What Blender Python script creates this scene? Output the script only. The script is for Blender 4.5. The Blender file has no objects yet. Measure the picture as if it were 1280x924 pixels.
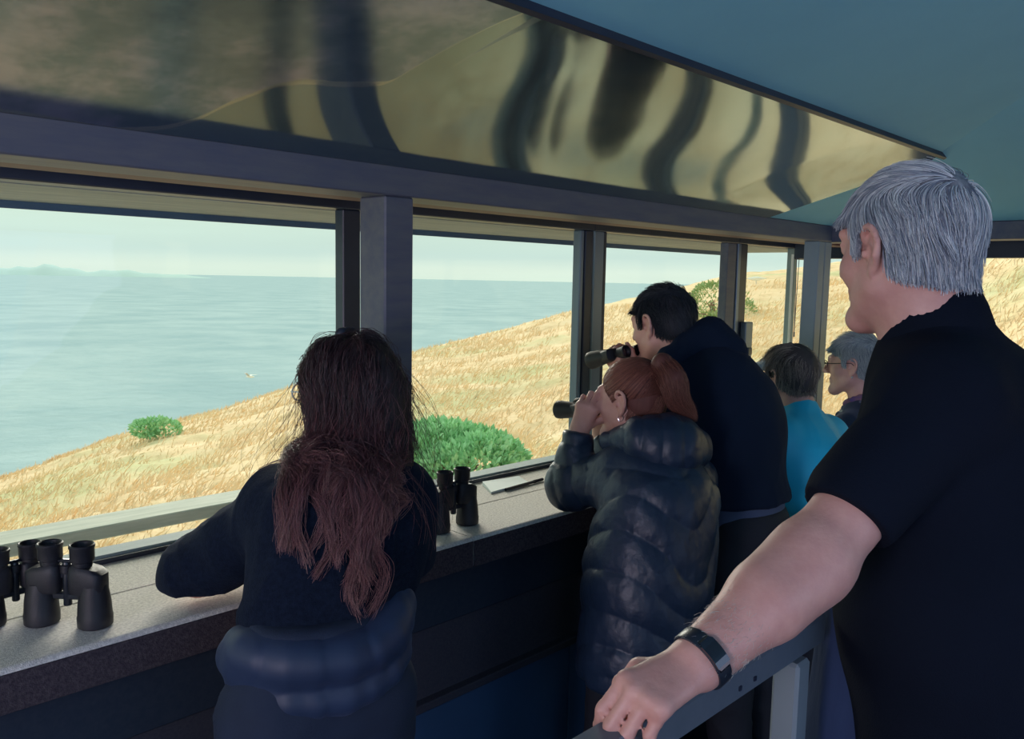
import bpy, math, random
import numpy as np
from mathutils import Vector, Matrix

# ------------------------------------------------------------------ camera
E = 1.62                       # eye height above the hide floor
YAW, PITCH, ROLL = math.radians(44.553), math.radians(-6.2), math.radians(1.123)
FPX = 1035.0
C = bpy.context.scene.collection
scene = bpy.context.scene
def _axes():
    f0 = np.array([math.cos(YAW), math.sin(YAW), 0]); r0 = np.array([math.sin(YAW), -math.cos(YAW), 0]); u0 = np.array([0, 0, 1.])
    f = f0*math.cos(PITCH)+u0*math.sin(PITCH); u = u0*math.cos(PITCH)-f0*math.sin(PITCH)
    return f, r0*math.cos(ROLL)+u*math.sin(ROLL), -r0*math.sin(ROLL)+u*math.cos(ROLL)
FW, RT, UP = _axes()
EYE = np.array([0, 0, E])
def ray(px, py): return FW+RT*(px-640)/FPX-UP*(py-462)/FPX
def at(px, py, d): return EYE+ray(px, py)*d            # a point measured in the photograph at distance d
def on_y(px, py, Y): r = ray(px, py); return EYE+r*(Y/r[1])
def on_z(px, py, z): r = ray(px, py); return EYE+r*((z-E)/r[2])
cam = bpy.data.cameras.new('camera'); camo = bpy.data.objects.new('camera', cam); C.objects.link(camo)
cam.sensor_fit = 'HORIZONTAL'; cam.sensor_width = 36; cam.lens = FPX/1280*36; cam.clip_start = .02; cam.clip_end = 60000
M = Matrix(((RT[0], UP[0], -FW[0]), (RT[1], UP[1], -FW[1]), (RT[2], UP[2], -FW[2]))).to_4x4(); M.translation = Vector(EYE)
camo.matrix_world = M
scene.camera = camo

# ------------------------------------------------------------------ light
w = bpy.data.worlds.new('overcast_sky'); scene.world = w; w.use_nodes = True
nt = w.node_tree; N = nt.nodes; L = nt.links; N.clear()
out = N.new('ShaderNodeOutputWorld'); bg = N.new('ShaderNodeBackground'); L.new(bg.outputs[0], out.inputs[0])
tc = N.new('ShaderNodeTexCoord'); sx = N.new('ShaderNodeSeparateXYZ'); L.new(tc.outputs['Generated'], sx.inputs[0])
cr = N.new('ShaderNodeValToRGB'); el = cr.color_ramp.elements
el[0].position = 0.0; el[0].color = (.74, .87, .75, 1)
el[1].position = .14; el[1].color = (.75, .89, .74, 1)
for p_, c_ in ((.010, (.76, .88, .76, 1)), (.026, (.64, .80, .73, 1)), (.06, (.69, .85, .73, 1))):
    e_ = el.new(p_); e_.color = c_
L.new(sx.outputs[2], cr.inputs[0])
mp = N.new('ShaderNodeMapping'); mp.inputs['Scale'].default_value = (1.5, 1.5, 22); L.new(tc.outputs['Generated'], mp.inputs[0])
nz = N.new('ShaderNodeTexNoise'); nz.inputs['Scale'].default_value = 1.6; nz.inputs['Detail'].default_value = 4; L.new(mp.outputs[0], nz.inputs[0])
mr = N.new('ShaderNodeMapRange'); mr.inputs[1].default_value = .3; mr.inputs[2].default_value = .7; mr.inputs[3].default_value = .96; mr.inputs[4].default_value = 1.03
L.new(nz.outputs[0], mr.inputs[0])
vm = N.new('ShaderNodeVectorMath'); vm.operation = 'SCALE'; L.new(cr.outputs[0], vm.inputs[0]); L.new(mr.outputs[0], vm.inputs['Scale'])
L.new(vm.outputs[0], bg.inputs[0]); bg.inputs[1].default_value = 1.05

def lamp_sun(strength, az, elev, ang, col):
    l = bpy.data.lights.new('sun', 'SUN'); o = bpy.data.objects.new('sun', l); C.objects.link(o)
    l.energy = strength; l.angle = math.radians(ang); l.color = col
    d = Vector((math.cos(math.radians(az))*math.cos(math.radians(elev)), math.sin(math.radians(az))*math.cos(math.radians(elev)), math.sin(math.radians(elev))))
    o.rotation_euler = d.to_track_quat('Z', 'Y').to_euler(); o.location = d*20; o['kind'] = 'structure'
    return o
lamp_sun(3.8, 60, 21, 30, (1.0, .92, .80))
def lamp_area(name, loc, size, size_y, rot, energy, col):
    l = bpy.data.lights.new(name, 'AREA'); l.shape = 'RECTANGLE'; l.size = size; l.size_y = size_y; l.energy = energy; l.color = col
    o = bpy.data.objects.new(name, l); C.objects.link(o); o.location = loc; o.rotation_euler = rot; o['kind'] = 'structure'; return o
lamp_area('back_blue_fill', (.4, -1.95, 1.35), 4.0, 1.1, (math.radians(90), 0, 0), 20, (.22, .38, 1.0))  # added blue fill lamp behind the camera, turns the interior shadows navy
lamp_area('end_window_daylight', (-2.34, .1, 1.38), 3.0, .8, (0, math.radians(-90), 0), 130, (.94, .80, 1.0))   # daylight of the open window in the near end wall
scene.view_settings.view_transform = 'Standard'; scene.view_settings.look = 'None'
scene.view_settings.exposure = 0.0; scene.view_settings.gamma = 1.0; scene.view_settings.use_curve_mapping = False

# ------------------------------------------------------------------ materials
MATS = {}
def mat(name, col, rough=.6, metal=0., col2=None, nscale=8., ndet=4, bump=0., bscale=60., stretch=(1, 1, 1), spec=.5, sub=0., sheen=0., coat=0., r2=None, lo=.35, hi=.65, bdist=.002):
    if name in MATS: return MATS[name]
    m = bpy.data.materials.new(name); m.use_nodes = True; t = m.node_tree; b = t.nodes['Principled BSDF']
    b.inputs['Base Color'].default_value = (*col, 1); b.inputs['Roughness'].default_value = rough; b.inputs['Metallic'].default_value = metal
    b.inputs['Specular IOR Level'].default_value = spec
    if sub: b.inputs['Subsurface Weight'].default_value = sub; b.inputs['Subsurface Radius'].default_value = (.012, .005, .003); b.inputs['Subsurface Scale'].default_value = .6
    if sheen: b.inputs['Sheen Weight'].default_value = sheen; b.inputs['Sheen Tint'].default_value = (.4, .5, .8, 1)
    if coat: b.inputs['Coat Weight'].default_value = coat; b.inputs['Coat Roughness'].default_value = .3
    tc = t.nodes.new('ShaderNodeTexCoord'); mp = t.nodes.new('ShaderNodeMapping'); mp.inputs['Scale'].default_value = stretch
    t.links.new(tc.outputs['Object'], mp.inputs[0])
    if col2 is not None or r2 is not None:
        n = t.nodes.new('ShaderNodeTexNoise'); n.inputs['Scale'].default_value = nscale; n.inputs['Detail'].default_value = ndet; n.inputs['Roughness'].default_value = .6
        t.links.new(mp.outputs[0], n.inputs[0])
        r = t.nodes.new('ShaderNodeMapRange'); r.inputs[1].default_value = lo; r.inputs[2].default_value = hi; t.links.new(n.outputs[0], r.inputs[0])
        if col2 is not None:
            x = t.nodes.new('ShaderNodeMix'); x.data_type = 'RGBA'; x.inputs[6].default_value = (*col, 1); x.inputs[7].default_value = (*col2, 1)
            t.links.new(r.outputs[0], x.inputs[0]); t.links.new(x.outputs[2], b.inputs['Base Color'])
        if r2 is not None:
            r3 = t.nodes.new('ShaderNodeMapRange'); r3.inputs[3].default_value = rough; r3.inputs[4].default_value = r2
            t.links.new(r.outputs[0], r3.inputs[0]); t.links.new(r3.outputs[0], b.inputs['Roughness'])
    if bump:
        n2 = t.nodes.new('ShaderNodeTexNoise'); n2.inputs['Scale'].default_value = bscale; n2.inputs['Detail'].default_value = 3; t.links.new(mp.outputs[0], n2.inputs[0])
        bu = t.nodes.new('ShaderNodeBump'); bu.inputs['Strength'].default_value = bump; bu.inputs['Distance'].default_value = bdist
        t.links.new(n2.outputs[0], bu.inputs['Height']); t.links.new(bu.outputs[0], b.inputs['Normal'])
    MATS[name] = m; return m
def hairmat(name, cols, rough=.45, streak=0):
    m = bpy.data.materials.new(name); m.use_nodes = True; t = m.node_tree; b = t.nodes['Principled BSDF']
    b.inputs['Roughness'].default_value = rough; b.inputs['Specular IOR Level'].default_value = .35
    h = t.nodes.new('ShaderNodeHairInfo'); r = t.nodes.new('ShaderNodeValToRGB'); e = r.color_ramp.elements
    e[0].color = (*cols[0], 1); e[1].color = (*cols[-1], 1)
    for i in range(1, len(cols)-1): q = e.new(i/(len(cols)-1)); q.color = (*cols[i], 1)
    if streak:    # root to tip mixed with the strand's own tone
        mx = t.nodes.new('ShaderNodeMath'); mx.operation = 'MULTIPLY_ADD'; mx.inputs[1].default_value = streak
        m2 = t.nodes.new('ShaderNodeMath'); m2.operation = 'MULTIPLY'; m2.inputs[1].default_value = 1-streak
        t.links.new(h.outputs['Random'], m2.inputs[0]); t.links.new(h.outputs['Intercept'], mx.inputs[0]); t.links.new(m2.outputs[0], mx.inputs[2]); t.links.new(mx.outputs[0], r.inputs[0])
    else: t.links.new(h.outputs['Random'], r.inputs[0])
    t.links.new(r.outputs[0], b.inputs['Base Color'])
    return m

# ------------------------------------------------------------------ object helpers
def tag(o, label=None, cat=None, group=None, kind=None):
    if label: o['label'] = label
    if cat: o['category'] = cat
    if group: o['group'] = group
    if kind: o['kind'] = kind
    return o
def empty(name, loc=(0, 0, 0), rz=0.):
    o = bpy.data.objects.new(name, None); C.objects.link(o); o.location = loc; o.rotation_euler = (0, 0, rz); o.empty_display_size = .05
    return o
def link(name, me, material, parent=None, keep_world=True):
    o = bpy.data.objects.new(name, me); C.objects.link(o)
    if material: me.materials.append(material) if not me.materials else None
    if parent is not None:
        o.parent = parent
        if keep_world: o.matrix_parent_inverse = basis(parent).inverted()
    return o
def basis(o):
    m = Matrix.LocRotScale(o.location, o.rotation_euler, o.scale)
    return m if o.parent is None else basis(o.parent) @ o.matrix_parent_inverse @ m
def raw_mesh(name, V, Q, smooth=True):
    me = bpy.data.meshes.new(name); V = np.asarray(V, np.float32); Q = np.asarray(Q, np.int32); k = Q.shape[1]
    me.vertices.add(len(V)); me.vertices.foreach_set('co', V.ravel())
    me.loops.add(Q.size); me.loops.foreach_set('vertex_index', Q.ravel())
    me.polygons.add(len(Q)); me.polygons.foreach_set('loop_start', np.arange(0, Q.size, k, dtype=np.int32))
    me.update(calc_edges=True); me.validate()
    me.polygons.foreach_set('use_smooth', np.full(len(me.polygons), smooth)); return me
class MB:
    """collects simple solids, links them as one mesh"""
    def __init__(s): s.v = []; s.f = []
    def add(s, v, f):
        b = len(s.v); s.v += [tuple(map(float, p)) for p in v]; s.f += [tuple(b+i for i in q) for q in f]; return s
    def box(s, x0, x1, y0, y1, z0, z1, R=None, c=0.0):
        c = min(c, .3*min(x1-x0, y1-y0, z1-z0))
        if c <= 0:
            v = [(x, y, z) for z in (z0, z1) for y in (y0, y1) for x in (x0, x1)]
            f = [(0, 2, 3, 1), (4, 5, 7, 6), (0, 1, 5, 4), (2, 6, 7, 3), (0, 4, 6, 2), (1, 3, 7, 5)]
        else:
            v = []; 
            for z, i in ((z0, c), (z0+c, 0), (z1-c, 0), (z1, c)):
                for (x, y) in ((x0+c, y0+i), (x1-c, y0+i), (x1-i, y0+c), (x1-i, y1-c), (x1-c, y1-i), (x0+c, y1-i), (x0+i, y1-c), (x0+i, y0+c)):
                    v.append((x, y, z))
            f = [tuple(range(7, -1, -1)), tuple(range(24, 32))]
            for k in range(3):
                for j in range(8): f.append((k*8+j, k*8+(j+1) % 8, k*8+8+(j+1) % 8, k*8+8+j))
        if R is not None: v = [tuple(R @ Vector(p)) for p in v]
        return s.add(v, f)
    def tube(s, pts, r, n=10, cap=True):
        pts = [Vector(p) for p in pts]; rs = r if hasattr(r, '__len__') else [r]*len(pts); v = []; f = []; ref = None
        for i, p in enumerate(pts):
            t = (pts[min(i+1, len(pts)-1)]-pts[max(i-1, 0)]).normalized()
            if ref is None: ref = t.orthogonal().normalized()
            a = (ref-t*ref.dot(t)).normalized(); ref = a; b = t.cross(a)
            for j in range(n): th = 2*math.pi*j/n; v.append(p+(a*math.cos(th)+b*math.sin(th))*rs[i])
        for i in range(len(pts)-1):
            for j in range(n): f.append((i*n+j, i*n+(j+1) % n, (i+1)*n+(j+1) % n, (i+1)*n+j))
        if cap: f.append(tuple(range(n-1, -1, -1))); f.append(tuple((len(pts)-1)*n+j for j in range(n)))
        return s.add(v, f)
    def lathe(s, prof, n=24, R=None, closed=False):
        v = []; f = []
        for (r, z) in prof:
            for j in range(n): th = 2*math.pi*j/n; v.append(Vector((r*math.cos(th), r*math.sin(th), z)))
        for i in range(len(prof)-1):
            for j in range(n): f.append((i*n+j, i*n+(j+1) % n, (i+1)*n+(j+1) % n, (i+1)*n+j))
        f.append(tuple(range(n-1, -1, -1))); f.append(tuple((len(prof)-1)*n+j for j in range(n)))
        if R is not None: v = [R @ p for p in v]
        return s.add(v, f)
    def mesh(s, name, smooth=False, ang=35):
        me = bpy.data.meshes.new(name); me.from_pydata(s.v, [], s.f); me.update()
        if smooth:
            me.polygons.foreach_set('use_smooth', np.full(len(me.polygons), True)); me.set_sharp_from_angle(angle=math.radians(ang))
        return me
    def build(s, name, material, parent=None, smooth=False, keep_world=True): return link(name, s.mesh(name, smooth), material, parent, keep_world)

# value noise in numpy
def _h(x, y, z):
    n = (x*73856093) ^ (y*19349663) ^ (z*83492791); n = (n ^ (n >> 13))*1274126177; n = n & 0x7fffffff
    return ((n ^ (n >> 16)) & 0xffff)/65535.0
def vnoise(p):
    i = np.floor(p).astype(np.int64); f = p-i; f = f*f*(3-2*f); x, y, z = i[..., 0], i[..., 1], i[..., 2]; a, b, c = f[..., 0], f[..., 1], f[..., 2]
    r = 0
    for dx in (0, 1):
        for dy in (0, 1):
            for dz in (0, 1): r = r+_h(x+dx, y+dy, z+dz)*(a if dx else 1-a)*(b if dy else 1-b)*(c if dz else 1-c)
    return r*2-1
def fbm(p, o=3):
    s = 0; a = .5
    for k in range(o): s = s+vnoise(p*(2**k)+k*17.3)*a; a *= .5
    return s
# ------------------------------------------------------------------ implicit surfaces for bodies and clothes
def V3(*a): return np.array(a if len(a) > 1 else a[0], float)
def unit(v): v = np.asarray(v, float); return v/np.linalg.norm(v)
class SDF:
    def __init__(s): s.ops = []
    def rc(s, a, b, ra, rb=None, k=.02, n=None, fac=1., mode='+'):
        """tapered limb from a to b; n, fac squash it along n"""
        a = V3(a); b = V3(b); rb = ra if rb is None else rb; R = max(ra, rb)*max(1, fac)
        ba = b-a; n_ = None if n is None else unit(n)
        if n_ is not None: ba_ = ba+n_*(ba@n_)*(1/fac-1)
        else: ba_ = ba
        L2 = max(ba_@ba_, 1e-9)
        def f(x, y, z):
            px = x-a[0]; py = y-a[1]; pz = z-a[2]
            if n_ is not None:
                t = (px*n_[0]+py*n_[1]+pz*n_[2])*(1/fac-1); px = px+t*n_[0]; py = py+t*n_[1]; pz = pz+t*n_[2]
            h = np.clip((px*ba_[0]+py*ba_[1]+pz*ba_[2])/L2, 0, 1)
            d = np.sqrt((px-ba_[0]*h)**2+(py-ba_[1]*h)**2+(pz-ba_[2]*h)**2)-(ra+(rb-ra)*h)
            return d if n_ is None else d*(fac if fac < 1 else 1)
        s.ops.append((f, np.minimum(a, b)-R, np.maximum(a, b)+R, k, mode)); return s
    def ell(s, c, rad, R=None, k=.02, mode='+'):
        """ellipsoid, R rows = local axes"""
        c = V3(c); rad = V3(rad); R = np.eye(3) if R is None else np.asarray(R); m = rad.max()
        def f(x, y, z):
            px = x-c[0]; py = y-c[1]; pz = z-c[2]; k0 = 0; k1 = 0
            for i in range(3):
                q = px*R[i][0]+py*R[i][1]+pz*R[i][2]; k0 = k0+(q/rad[i])**2; k1 = k1+(q/rad[i]**2)**2
            k0 = np.sqrt(k0); return k0*(k0-1)/np.maximum(np.sqrt(k1), 1e-6)
        s.ops.append((f, c-m, c+m, k, mode)); return s
    def cut(s, p, n, k=.004, reach=None):
        """keep the side of the plane that n points away from; reach limits it to a ball round p"""
        p = V3(p); n = unit(n)
        def f(x, y, z):
            d = -((x-p[0])*n[0]+(y-p[1])*n[1]+(z-p[2])*n[2])
            if reach is not None: d = np.maximum(d, np.sqrt((x-p[0])**2+(y-p[1])**2+(z-p[2])**2)-reach)
            return d
        r = reach if reach else 9.
        s.ops.append((f, p-r, p+r, k, '-')); return s
    def ext(s, o): s.ops += o.ops; return s
    @staticmethod
    def comb(A, B, k, mode):
        if mode == '+':
            h = np.clip(.5+.5*(A-B)/k, 0, 1); return A*(1-h)+B*h-k*h*(1-h)
        B = -B; h = np.clip(.5-.5*(A-B)/k, 0, 1); return A*(1-h)+B*h+k*h*(1-h)
    def ev(s, P):
        x, y, z = P[:, 0], P[:, 1], P[:, 2]; d = np.full(len(P), 1.0)
        for f, lo, hi, k, m in s.ops: d = s.comb(d, f(x, y, z), k, m)
        return d
    def grad(s, P, e=.002):
        g = np.stack([s.ev(P+np.eye(3)[i]*e)-s.ev(P-np.eye(3)[i]*e) for i in range(3)], 1)
        return g/np.maximum(np.linalg.norm(g, axis=1, keepdims=True), 1e-9)
    def mesh(s, h=.006, disp=None, relax=1):
        add = [o for o in s.ops if o[4] == '+']
        lo = np.min([o[1]-.5*o[3] for o in add], 0)-3*h; hi = np.max([o[2]+.5*o[3] for o in add], 0)+3*h
        n = np.ceil((hi-lo)/h).astype(int)+1; F = np.full(n, .05, np.float32)
        X = [(lo[i]+np.arange(n[i])*h).astype(np.float32) for i in range(3)]
        for f, a, b, k, m in s.ops:
            mg = k+2.5*h
            i0 = np.clip(np.floor((a-mg-lo)/h).astype(int), 0, n); i1 = np.clip(np.ceil((b+mg-lo)/h).astype(int)+1, 0, n)
            if (i1 <= i0).any(): continue
            sl = tuple(slice(i0[j], i1[j]) for j in range(3))
            B = f(X[0][sl[0]][:, None, None], X[1][sl[1]][None, :, None], X[2][sl[2]][None, None, :]).astype(np.float32)
            F[sl] = s.comb(F[sl], B, k, m)
        V, Q = nets(F, lo, h)
        V, Q = keep_large(V, Q)
        for _ in range(relax): V = smooth(V, Q, .5)
        if disp is not None:
            Nn = vnormals(V, Q); V = V+Nn*np.asarray(disp(V, Nn))[:, None]
        return V, Q
def nets(F, lo, h):
    n = np.array(F.shape); st = np.array([n[1]*n[2], n[2], 1]); I = F < 0; ids = []; pos = []; quads = []
    for a in range(3):
        s0 = [slice(None)]*3; s1 = [slice(None)]*3; s0[a] = slice(0, -1); s1[a] = slice(1, None)
        ij = np.argwhere(I[tuple(s0)] != I[tuple(s1)]); b, c = (a+1) % 3, (a+2) % 3
        ij = ij[(ij[:, b] > 0) & (ij[:, c] > 0)]
        lin = ij@st; Fr = F.ravel(); f0 = Fr[lin]; f1 = Fr[lin+st[a]]; t = f0/(f0-f1)
        p = ij.astype(np.float32); p[:, a] += t
        cs = [lin-st[b]-st[c], lin-st[c], lin, lin-st[b]]
        for q in cs: ids.append(q); pos.append(p)
        q = np.stack(cs, 1); q[f0 >= 0] = q[f0 >= 0][:, ::-1]; quads.append(q)
    ids = np.concatenate(ids); pos = np.concatenate(pos); u, inv = np.unique(ids, return_inverse=True); cnt = np.bincount(inv)
    V = np.stack([np.bincount(inv, pos[:, i])/cnt for i in range(3)], 1)*h+lo
    Q = np.searchsorted(u, np.concatenate(quads)); return V, Q
def keep_large(V, Q):
    lab = np.arange(len(V))
    for _ in range(400):
        m = lab[Q].min(1); new = lab.copy(); 
        for j in range(4): np.minimum.at(new, Q[:, j], m)
        new = new[new]
        if (new == lab).all(): break
        lab = new
    u, c = np.unique(lab, return_counts=True); ok = lab == u[c.argmax()]
    idx = np.cumsum(ok)-1; Q = Q[ok[Q].all(1)]; return V[ok], idx[Q]
def smooth(V, Q, f):
    S = np.zeros_like(V); c = np.zeros(len(V))
    for j in range(4):
        for k in (1, 3):
            for i in range(3): S[:, i] += np.bincount(Q[:, j], V[Q[:, (j+k) % 4], i], len(V))
            c += np.bincount(Q[:, j], minlength=len(V))
    return V+(S/c[:, None]-V)*f
def vnormals(V, Q):
    n = np.cross(V[Q[:, 2]]-V[Q[:, 0]], V[Q[:, 3]]-V[Q[:, 1]]); out_ = np.zeros_like(V)
    for j in range(4):
        for i in range(3): out_[:, i] += np.bincount(Q[:, j], n[:, i], len(V))
    return out_/np.maximum(np.linalg.norm(out_, axis=1, keepdims=True), 1e-12)
def sdf_obj(name, S, material, parent, h=.006, disp=None, relax=1):
    V, Q = S.mesh(h, disp, relax); return link(name, raw_mesh(name, V, Q), material, parent)

# ------------------------------------------------------------------ anatomy
def frame(az, pitch=0., roll=0.):
    """rows: right, forward, up of something facing azimuth az"""
    a = math.radians(az); p = math.radians(pitch); f = V3(math.cos(a)*math.cos(p), math.sin(a)*math.cos(p), math.sin(p))
    r = V3(math.sin(a), -math.cos(a), 0); u = np.cross(r, f); q = math.radians(roll)
    return np.stack([r*math.cos(q)+u*math.sin(q), f, u*math.cos(q)-r*math.sin(q)])
def head(S, c, R, s=1., female=False, neck=None, rn=.056):
    c = V3(c); T = lambda x, y, z: c+(x*R[0]+y*R[1]+z*R[2])*s
    S.ell(T(0, -.012, .035), V3(.075, .095, .082)*s, R, k=.01)
    S.ell(T(0, .03, -.02), V3(.066, .068, .082)*s, R, k=.03*s)
    for q in (-1, 1):
        S.rc(T(.052*q, .012, -.055), T(.016*q, .078, -.097), .022*s, .019*s, k=.03*s)
        S.ell(T(.045*q, .06, -.022), V3(.022, .022, .022)*s, R, k=.02*s)
        S.rc(T(.012*q, .094, .034), T(.046*q, .078, .036), .009*s, .009*s, k=.016*s)
    S.rc(T(-.01, .088, -.1), T(.01, .088, -.1), .019*s, k=.02*s)
    for q in (-1, 1): S.ell(T(.032*q, .1, .012), V3(.019, .016, .013)*s, R, k=.012*s, mode='-')
    for q in (-1, 1): S.ell(T(.032*q, .081, .012), V3(.0135, .0135, .0135)*s, R, k=.003*s)
    for q in (-1, 1): S.rc(T(.018*q, .09, .021), T(.046*q, .084, .02), .004*s, k=.004*s)
    S.rc(T(0, .094, .022), T(0, .119, -.02), .008*s, .0115*s, k=.012*s)
    for q in (-1, 1): S.ell(T(.012*q, .106, -.025), V3(.008, .010, .007)*s, R, k=.006*s)
    S.rc(T(-.016, .094, -.052), T(.016, .094, -.052), .0075*s, k=.008*s)
    S.rc(T(-.013, .094, -.064), T(.013, .094, -.064), .008*s, k=.008*s)
    for q in (-1, 1): S.rc(T(.003*q, .104, -.058), T(.024*q, .092, -.058), .0022*s, k=.003*s, mode='-')
    if neck is not None:
        S.rc(T(0, -.02, -.04), neck, rn*s, rn*s*1.12, k=.035*s)
def ears(S, c, R, s=1.):
    c = V3(c); T = lambda x, y, z: c+(x*R[0]+y*R[1]+z*R[2])*s
    for q in (-1, 1):
        Re = np.stack([unit(R[0]*q+R[1]*.38), unit(R[1]-R[0]*q*.38), R[2]])
        S.ell(T(.076*q, -.004, -.006), V3(.0075, .017, .028)*s, Re, k=.006*s)
        pts = [T((.077+.006*math.sin(t*.9)+.011*(1-math.cos(t+.3))/2)*q, -.004+.0175*math.cos(t+.3)*(1 if math.cos(t+.3) > 0 else 1.1), .008+.0235*math.sin(t+.3)) for t in np.linspace(-.1, 3.4, 8)]
        pts += [T(.089*q, -.018, -.014), T(.079*q, -.008, -.032)]
        for a, b in zip(pts[:-1], pts[1:]): S.rc(a, b, .0048*s, k=.004*s)
        S.ell(T(.079*q, .001, -.034), V3(.005, .008, .010)*s, Re, k=.005*s)
        S.ell(T(.086*q, .002, -.006), V3(.009, .009, .015)*s, Re, k=.002*s, mode='-')
        S.rc(T(.079*q, .012, -.012), T(.079*q, .012, -.004), .004*s, k=.003*s)
def hand(S, wrist, d, n, side, curls, s=1., spread=1., thumb=None):
    """d: wrist to knuckles, n: out of the back of the hand, side: +1 when the thumb lies along d x n"""
    wrist = V3(wrist); d = unit(d); n = unit(n-d*(np.dot(n, d))); sd = np.cross(d, n)*side
    for o, ww in ((.026, .014), (.009, .0145), (-.009, .0145), (-.026, .013)):
        S.rc(wrist+sd*o*.55*s, wrist+d*.08*s+sd*o*s, .0165*s, ww*s, k=.012*s)
    offs = (.029, .0095, -.010, -.029); L0 = (.044, .049, .046, .036); dist = (.086, .091, .086, .077)
    tips = []
    for i in range(4):
        p = wrist+d*dist[i]*s+sd*offs[i]*s; ang = 0.; q = unit(d+sd*offs[i]*2.2*spread); rr = .0098 if i < 3 else .0085
        S.ell(p+n*.003*s, V3(.0105, .0105, .0105)*s, k=.008*s)
        for j, (ll, ad) in enumerate(zip((1, .6, .5), curls[i])):
            ang += math.radians(ad); v = q*math.cos(ang)-n*math.sin(ang); p2 = p+v*L0[i]*ll*s
            S.rc(p, p2, rr*s, rr*.9*s, k=.004*s); rr *= .9; p = p2
        tips.append(p)
    tb = thumb or ((.7, .75, -.35), (.35, .9, -.45), (.1, .95, -.3))
    p = wrist+d*.022*s+sd*.022*s-n*.006*s; rr = .0135
    for (a, b, c_), ll in zip(tb, (.042, .032, .027)):
        v = unit(sd*a+d*b+n*c_); p2 = p+v*ll*s; S.rc(p, p2, rr*s, rr*.88*s, k=.008*s); rr *= .86; p = p2
    return tips
def limb(S, pts, rad, k=.03, **kw):
    for i in range(len(pts)-1): S.rc(pts[i], pts[i+1], rad[i], rad[i+1], k=k, **kw)
def shoe(S, ank, az):
    a = math.radians(az); f = V3(math.cos(a), math.sin(a), 0); b = V3(ank[0], ank[1], .035)
    S.rc(b-f*.06, b+f*.02, .037, .038, k=.02); S.rc(b+f*.02, b+f*.16-V3(0, 0, .004), .040, .031, k=.03, n=(0, 0, 1), fac=.85); S.rc(b, V3(ank[0], ank[1], .11), .04, .042, k=.02)
    S.cut((b[0], b[1], 0.002), (0, 0, -1))
def legs(S, J, rt, rk, ra, k=.04, stop=None):
    for q in 'LR': limb(S, [J['hip'+q], J['knee'+q], J['ank'+q]], [rt, rk, ra], k)
# strands
def strands(name, P, material, parent, r0=.0006, r1=.0002):
    """P: (n strands, m points, 3)"""
    n, m = P.shape[:2]; hc = bpy.data.hair_curves.new(name); hc.add_curves([m]*n)
    hc.attributes['position'].data.foreach_set('vector', P.reshape(-1).astype(np.float32))
    ra = hc.attributes.get('radius') or hc.attributes.new('radius', 'FLOAT', 'POINT')
    ra.data.foreach_set('value', np.tile(np.linspace(r0, r1, m), n).astype(np.float32))
    hc.materials.append(material); o = bpy.data.objects.new(name, hc); C.objects.link(o)
    o.parent = parent; o.matrix_parent_inverse = basis(parent).inverted()
    return o
def scalp(S, c, R, n, keep, rng, s=1.):
    """points on the head surface where keep(local coordinates) holds"""
    d = rng.normal(size=(n*3, 3)); d /= np.linalg.norm(d, axis=1, keepdims=True); P = c+d*.2*s
    for _ in range(14): P = P-d*S.ev(P)[:, None]*.9
    Lc = (P-c)@np.asarray(R).T/s; P = P[keep(Lc)]
    return P[:n]
def comb(S, P, flow, steps, seg, lift, rng):
    """grow strands over surface S; lift(t, n) = height over the skin"""
    out_ = [P]; n = len(P); rnd = rng.random(n)
    for i in range(1, steps):
        t = i/(steps-1); g = S.grad(P); v = flow(P, t, rnd); v = v-g*(np.sum(v*g, 1)*.9)[:, None]; v /= np.maximum(np.linalg.norm(v, axis=1, keepdims=True), 1e-9)
        P = P+v*seg; d = S.ev(P); P = P+g*(lift(t, rnd)-d)[:, None]; out_.append(P)
    return np.stack(out_, 1)
# ------------------------------------------------------------------ the hide
LZ = .965; BZ0, BZ1 = 1.80, 1.866; SL = .295
m_frame = mat('brown_painted_timber', (.075, .085, .13), .55, col2=(.11, .115, .14), nscale=6, stretch=(1, 6, 6), bump=.15, bscale=40)
m_dark = mat('dark_window_aluminium', (.012, .020, .042), .4, col2=(.018, .026, .05))
m_alu = mat('grey_aluminium', (.16, .20, .25), .35, metal=.3)
m_pale = mat('pale_sill_aluminium', (.24, .31, .32), .65, spec=.2)
m_ceil = mat('teal_ceiling_paint', (.20, .49, .62), .75, col2=(.225, .54, .66), nscale=2.0, bump=.1, bscale=150)
m_carpet = mat('grey_ledge_carpet', (.58, .55, .52), .95, col2=(.86, .82, .76), nscale=170, ndet=2, bump=.9, bscale=380, lo=.3, hi=.7, spec=.1)
m_wall = mat('dark_wall_lining', (.035, .04, .06), .8, col2=(.05, .052, .07), nscale=200, bump=.3, bscale=250, spec=.2)
m_wall2 = mat('dark_blue_wall_board', (.02, .032, .055), .7, col2=(.026, .038, .06), nscale=90, spec=.2)
m_blue = mat('blue_skirting_paint', (.02, .06, .14), .6, col2=(.025, .075, .17), nscale=3)
m_floor = mat('dark_floor_carpet', (.015, .02, .03), .95, col2=(.03, .035, .045), nscale=220, bump=.5, bscale=300, spec=.1)
m_redgap = mat('red_brown_head_trim', (.10, .045, .05), .6)
m_soffit = mat('grey_soffit_board', (.20, .24, .27), .7, col2=(.27, .31, .33), nscale=4, stretch=(1, 6, 1))
def struct(name, mb, m, parent=None, smooth=False):
    o = mb.build(name, m, parent, smooth)
    if parent is None: o['kind'] = 'structure'
    return o
struct('floor', MB().box(-2.3, 3.6, -1.9, 1.62, -.06, 0), m_floor)
cl = MB(); X0 = -2.3
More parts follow.
